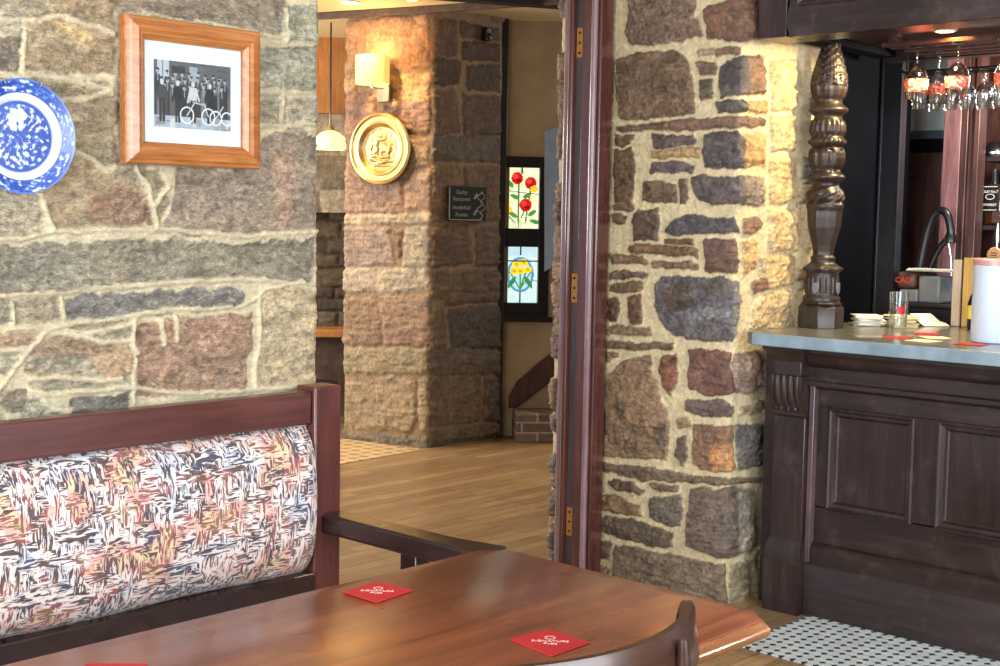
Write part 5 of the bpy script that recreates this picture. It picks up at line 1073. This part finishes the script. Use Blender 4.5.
# glass with a strawberry on the bar
gx, gy = 5.02, 2.512
t = thing('tumbler', 'tall clear tumbler with a red strawberry print standing on the bar', 'glass', (gx, gy, 1.0855))
build('glass_body', MB().lathe([(0, 0.001), (0.031, 0.001), (0.034, 0.01), (0.041, 0.152), (0.0395, 0.152), (0.0325, 0.014), (0, 0.012)], (gx, gy, 1.0855), 32), M_glass, t, smooth=50)
cam_d = Vector((-0.73, -0.68, 0)); sd = Vector((-0.68, 0.73, 0))
def on_g(s, z, k=0.0395): 
    a = math.atan2(-0.68, -0.73)-s/0.037; r = 0.0345+0.007*(z/0.15)+0.0012; return (gx+r*math.cos(a), gy+r*math.sin(a), 1.0855+z)
m = MB(); pts = [(-.012, .075), (-.015, .088), (-.010, .098), (0, .095), (.010, .098), (.015, .088), (.012, .075), (0, .060)]
c0 = on_g(0, .085); 
for i in range(8):
    a, b = pts[i], pts[(i+1) % 8]; m.add([c0, on_g(*a), on_g(*b)], [(0, 1, 2)])
build('strawberry_print', m, plain('strawberry_red', (214, 30, 52), 0.4), t, smooth=0)
m = MB()
for k in range(9):
    a = PI*(k/8); m.add([on_g(0.004*math.cos(a), .103+.004*math.sin(a)), on_g(.020*math.cos(a)+.002, .108+.026*math.sin(a)), on_g(.020*math.cos(a)-.001, .110+.026*math.sin(a))], [(0, 1, 2)])
build('leaf_print', m, plain('leaf_green', (90, 150, 110), 0.4), t, smooth=0)
# napkins
def pile(cx, cy, w, d, n, z, seed, hh=0.004):
    m = MB(); r = random.Random(seed)
    for k in range(n):
        M = Matrix.Translation((cx+r.uniform(-.008, .008), cy+r.uniform(-.008, .008), z+k*hh)) @ Matrix.Rotation(r.uniform(-0.35, 0.35)+0.75, 4, 'Z')
        m.box((-w/2, -d/2, 0), (w/2, d/2, hh*0.8), None, M)
    return m
single('napkin_stack', pile(5.13, 2.70, 0.11, 0.11, 9, 1.086, 2, 0.005), M_paper, 'untidy stack of white napkins on the bar beside the carved column', 'napkins', bevel=0.0015)
single('napkin_stack', pile(5.18, 2.575, 0.12, 0.10, 8, 1.086, 4, 0.006), M_cream_p, 'cream napkins behind the strawberry tumbler', 'napkins', bevel=0.0015)
m = MB().prism([(5.27, 2.52, 1.086), (5.38, 2.45, 1.086), (5.40, 2.49, 1.086), (5.38, 2.53, 1.124), (5.29, 2.58, 1.124)], (0.02, 0.03, 0.012))
single('folded_cloth', m, M_paper, 'crumpled white cloth right of the strawberry tumbler on the bar', 'cloth', bevel=0.006)
# boards
def board(cx, cy, w, z1, mat, lab, notch=False):
    t = thing('paddle_board', lab, 'board', (cx, cy, 1.086))
    P = [(cx, cy+w/2, 1.086), (cx, cy-w/2*0.6, 1.086), (cx, cy-w/2*0.6, z1-0.13), (cx, cy-w/2, z1-0.09), (cx, cy-w/2, z1), (cx, cy+w/2, z1)]
    if not notch: P = [(cx, cy+w/2, 1.086), (cx, cy-w/2, 1.086), (cx, cy-w/2, z1), (cx, cy+w/2, z1)]
    build('board', MB().prism(P, (0.015, 0, 0)), mat, t, bevel=0.003); return t
M_lightw = wood('light_board', (196, 168, 140), (216, 192, 164), (228, 208, 184), 'z', 0.5); M_yelw = wood('yellow_board', (184, 138, 66), (208, 164, 88), (224, 184, 110), 'z', 0.45)
board(5.41, 2.452, 0.036, 1.365, M_lightw, 'narrow pale wooden board standing on edge at the back of the bar')
board(5.40, 2.378, 0.085, 1.375, M_yelw, 'yellow wooden board with a cut away edge standing right of the pale board', True)
m = MB().lathe([(0, 1.086), (0.028, 1.086), (0.03, 1.10), (0.03, 1.19), (0.022, 1.22), (0.012, 1.24), (0.012, 1.27), (0, 1.27)], (5.30, 2.318, 0), 20)
t = thing('squat_bottle', 'dark bottle with a yellow label between the boards and the blue canister', 'bottle', (5.30, 2.318, 1.086))
build('body', m, M_black, t, smooth=50)
build('label', MB().lathe([(0.031, 1.13), (0.0316, 1.13), (0.0316, 1.185), (0.031, 1.185)], (5.30, 2.318, 0), 20, close=True), plain('yellow_label', (224, 204, 80), 0.5), t)
# canister
kx, ky, kr = 4.79, 2.018, 0.083
t = thing('canister', 'tall pale blue canister with a round outline emblem, at the right of the bar', 'canister', (kx, ky, 1.086))
build('body', MB().lathe([(kr-0.004, 1.086), (kr, 1.09), (kr, 1.365)], (kx, ky, 0), 64), plain('pale_blue_enamel', (206, 222, 240), 0.35, 0, 0.03, 10, 0.3), t, smooth=50)
build('lid', MB().lathe([(kr, 1.365), (kr+0.003, 1.366), (kr+0.003, 1.385), (kr-0.003, 1.390), (0, 1.391)], (kx, ky, 0), 64), plain('lid_red_rim', (196, 150, 146), 0.3), t, smooth=40)
def onk(s, z): a = math.atan2(-0.62, -0.79)+0.45-s/kr; r = kr+0.0012; return (kx+r*math.cos(a), ky+r*math.sin(a), z)
M_ink = plain('grey_ink', (96, 112, 128), 0.5)
m = MB()
m.tube([onk(0.036*math.cos(a*0.1), 1.255+0.062*math.sin(a*0.1)) for a in range(-14, 15)], 0.0011, 6)
m.tube([onk(-0.012, 1.30), onk(-0.004, 1.285), onk(-0.014, 1.27), onk(0.002, 1.262)], 0.0011, 6)
m.tube([onk(-0.008, 1.165), onk(-0.008, 1.185), onk(0.012, 1.185), onk(0.012, 1.165), onk(-0.008, 1.165)], 0.0011, 6)
build('emblem', m, M_ink, t)
for k, (x, y, a, mt, lab) in enumerate(((4.66, 2.33, .3, M_red, 'red beer mat lying on the bar top left of the pale canister'), (4.60, 2.20, -.2, M_cream_p, 'cream beer mat lying nearest the front edge of the bar'),
        (4.92, 2.34, .5, M_red, 'red beer mat lying in front of the strawberry tumbler'), (4.62, 2.03, .1, M_red, 'red beer mat in front of the pale canister'), (4.78, 2.24, .8, M_cream_p, 'cream beer mat between the red mats on the bar'))):
    M = Matrix.Translation((x, y, 1.0857)) @ Matrix.Rotation(a, 4, 'Z')
    single('beer_mat', MB().box((-0.048, -0.048, 0), (0.048, 0.048, 0.0018), None, M), mt, lab, 'coaster', 'beer mats on the bar', bevel=0.0005)
# label on bottle, hook, wooden disc on the shelving
t = thing('whiskey_bottle', 'square bottle with a black and white label on the shelf at the right edge', 'bottle', (6.07, 2.60, 1.512))
build('body', MB().box((6.03, 2.535, 1.5125), (6.11, 2.617, 1.70)), plain('amber_glass', (60, 34, 18), 0.12, 0, 0.2, 10, 0.6), t, bevel=0.012, seg=3)
build('neck', MB().lathe([(0.018, 1.70), (0.013, 1.72), (0.013, 1.77), (0, 1.77)], (6.07, 2.59, 0), 16), M_black, t)
lb = build('label', MB().box((6.0255, 2.552, 1.575), (6.0285, 2.628, 1.695)), plain('black_label', (18, 18, 18), 0.4), t)
m = MB()
for z in (1.582, 1.688): m.box((6.0245, 2.557, z-0.0015), (6.0252, 2.623, z+0.0015))
m.tube([(6.0248, 2.59+0.02*math.cos(q*PI/12), 1.642+0.012*math.sin(q*PI/12)) for q in range(25)], 0.0015, 6)
build('label_border', m, M_white, t)
text_part('lettering', 'OLD No.7', M_white, t, 0.017, (6.024, 2.59, 1.665), (0, -1, 0), (0, 0, 1)); text_part('lettering', 'WHISKEY', M_white, t, 0.016, (6.024, 2.59, 1.605), (0, -1, 0), (0, 0, 1))
t = thing('drinks_tap', 'round wooden tap badge on a thin steel pourer above the pale canister', 'tap', (5.62, 2.375, 1.166))
build('badge', MB().lathe([(0, 0), (0.030, 0), (0.034, 0.006), (0.030, 0.012), (0, 0.012)], (5.60, 2.378, 1.385), 28, axis='x'), plain('round_wood', (206, 160, 110), 0.4), t)
m = MB()
for k in range(3): m.box((5.597, 2.365, 1.372+k*0.010), (5.6, 2.391, 1.376+k*0.010))
build('badge_mark', m, plain('badge_ink', (90, 44, 26), 0.5), t)
build('pourer', MB().lathe([(0.012, 1.0), (0.012, 1.35), (0.016, 1.355), (0.008, 1.43), (0.014, 1.46), (0.006, 1.52), (0, 1.525)], (5.625, 2.378, 0), 16), M_steel, t)
t = thing('shelf_bracket', 'dark curved bracket with a metal cap on the shelving above the whiskey bottle', 'bracket', (6.05, 2.63, 1.822))
build('bracket', MB().lathe([(0.0, 0.0), (0.06, 0.0), (0.065, 0.02), (0.06, 0.04), (0.03, 0.07), (0, 0.075)], (6.08, 2.60, 1.8225), 24), M_black, t)
build('cap', MB().lathe([(0.066, 0.016), (0.068, 0.016), (0.068, 0.024), (0.066, 0.024)], (6.08, 2.60, 1.8225), 24, close=True), M_steel, t)
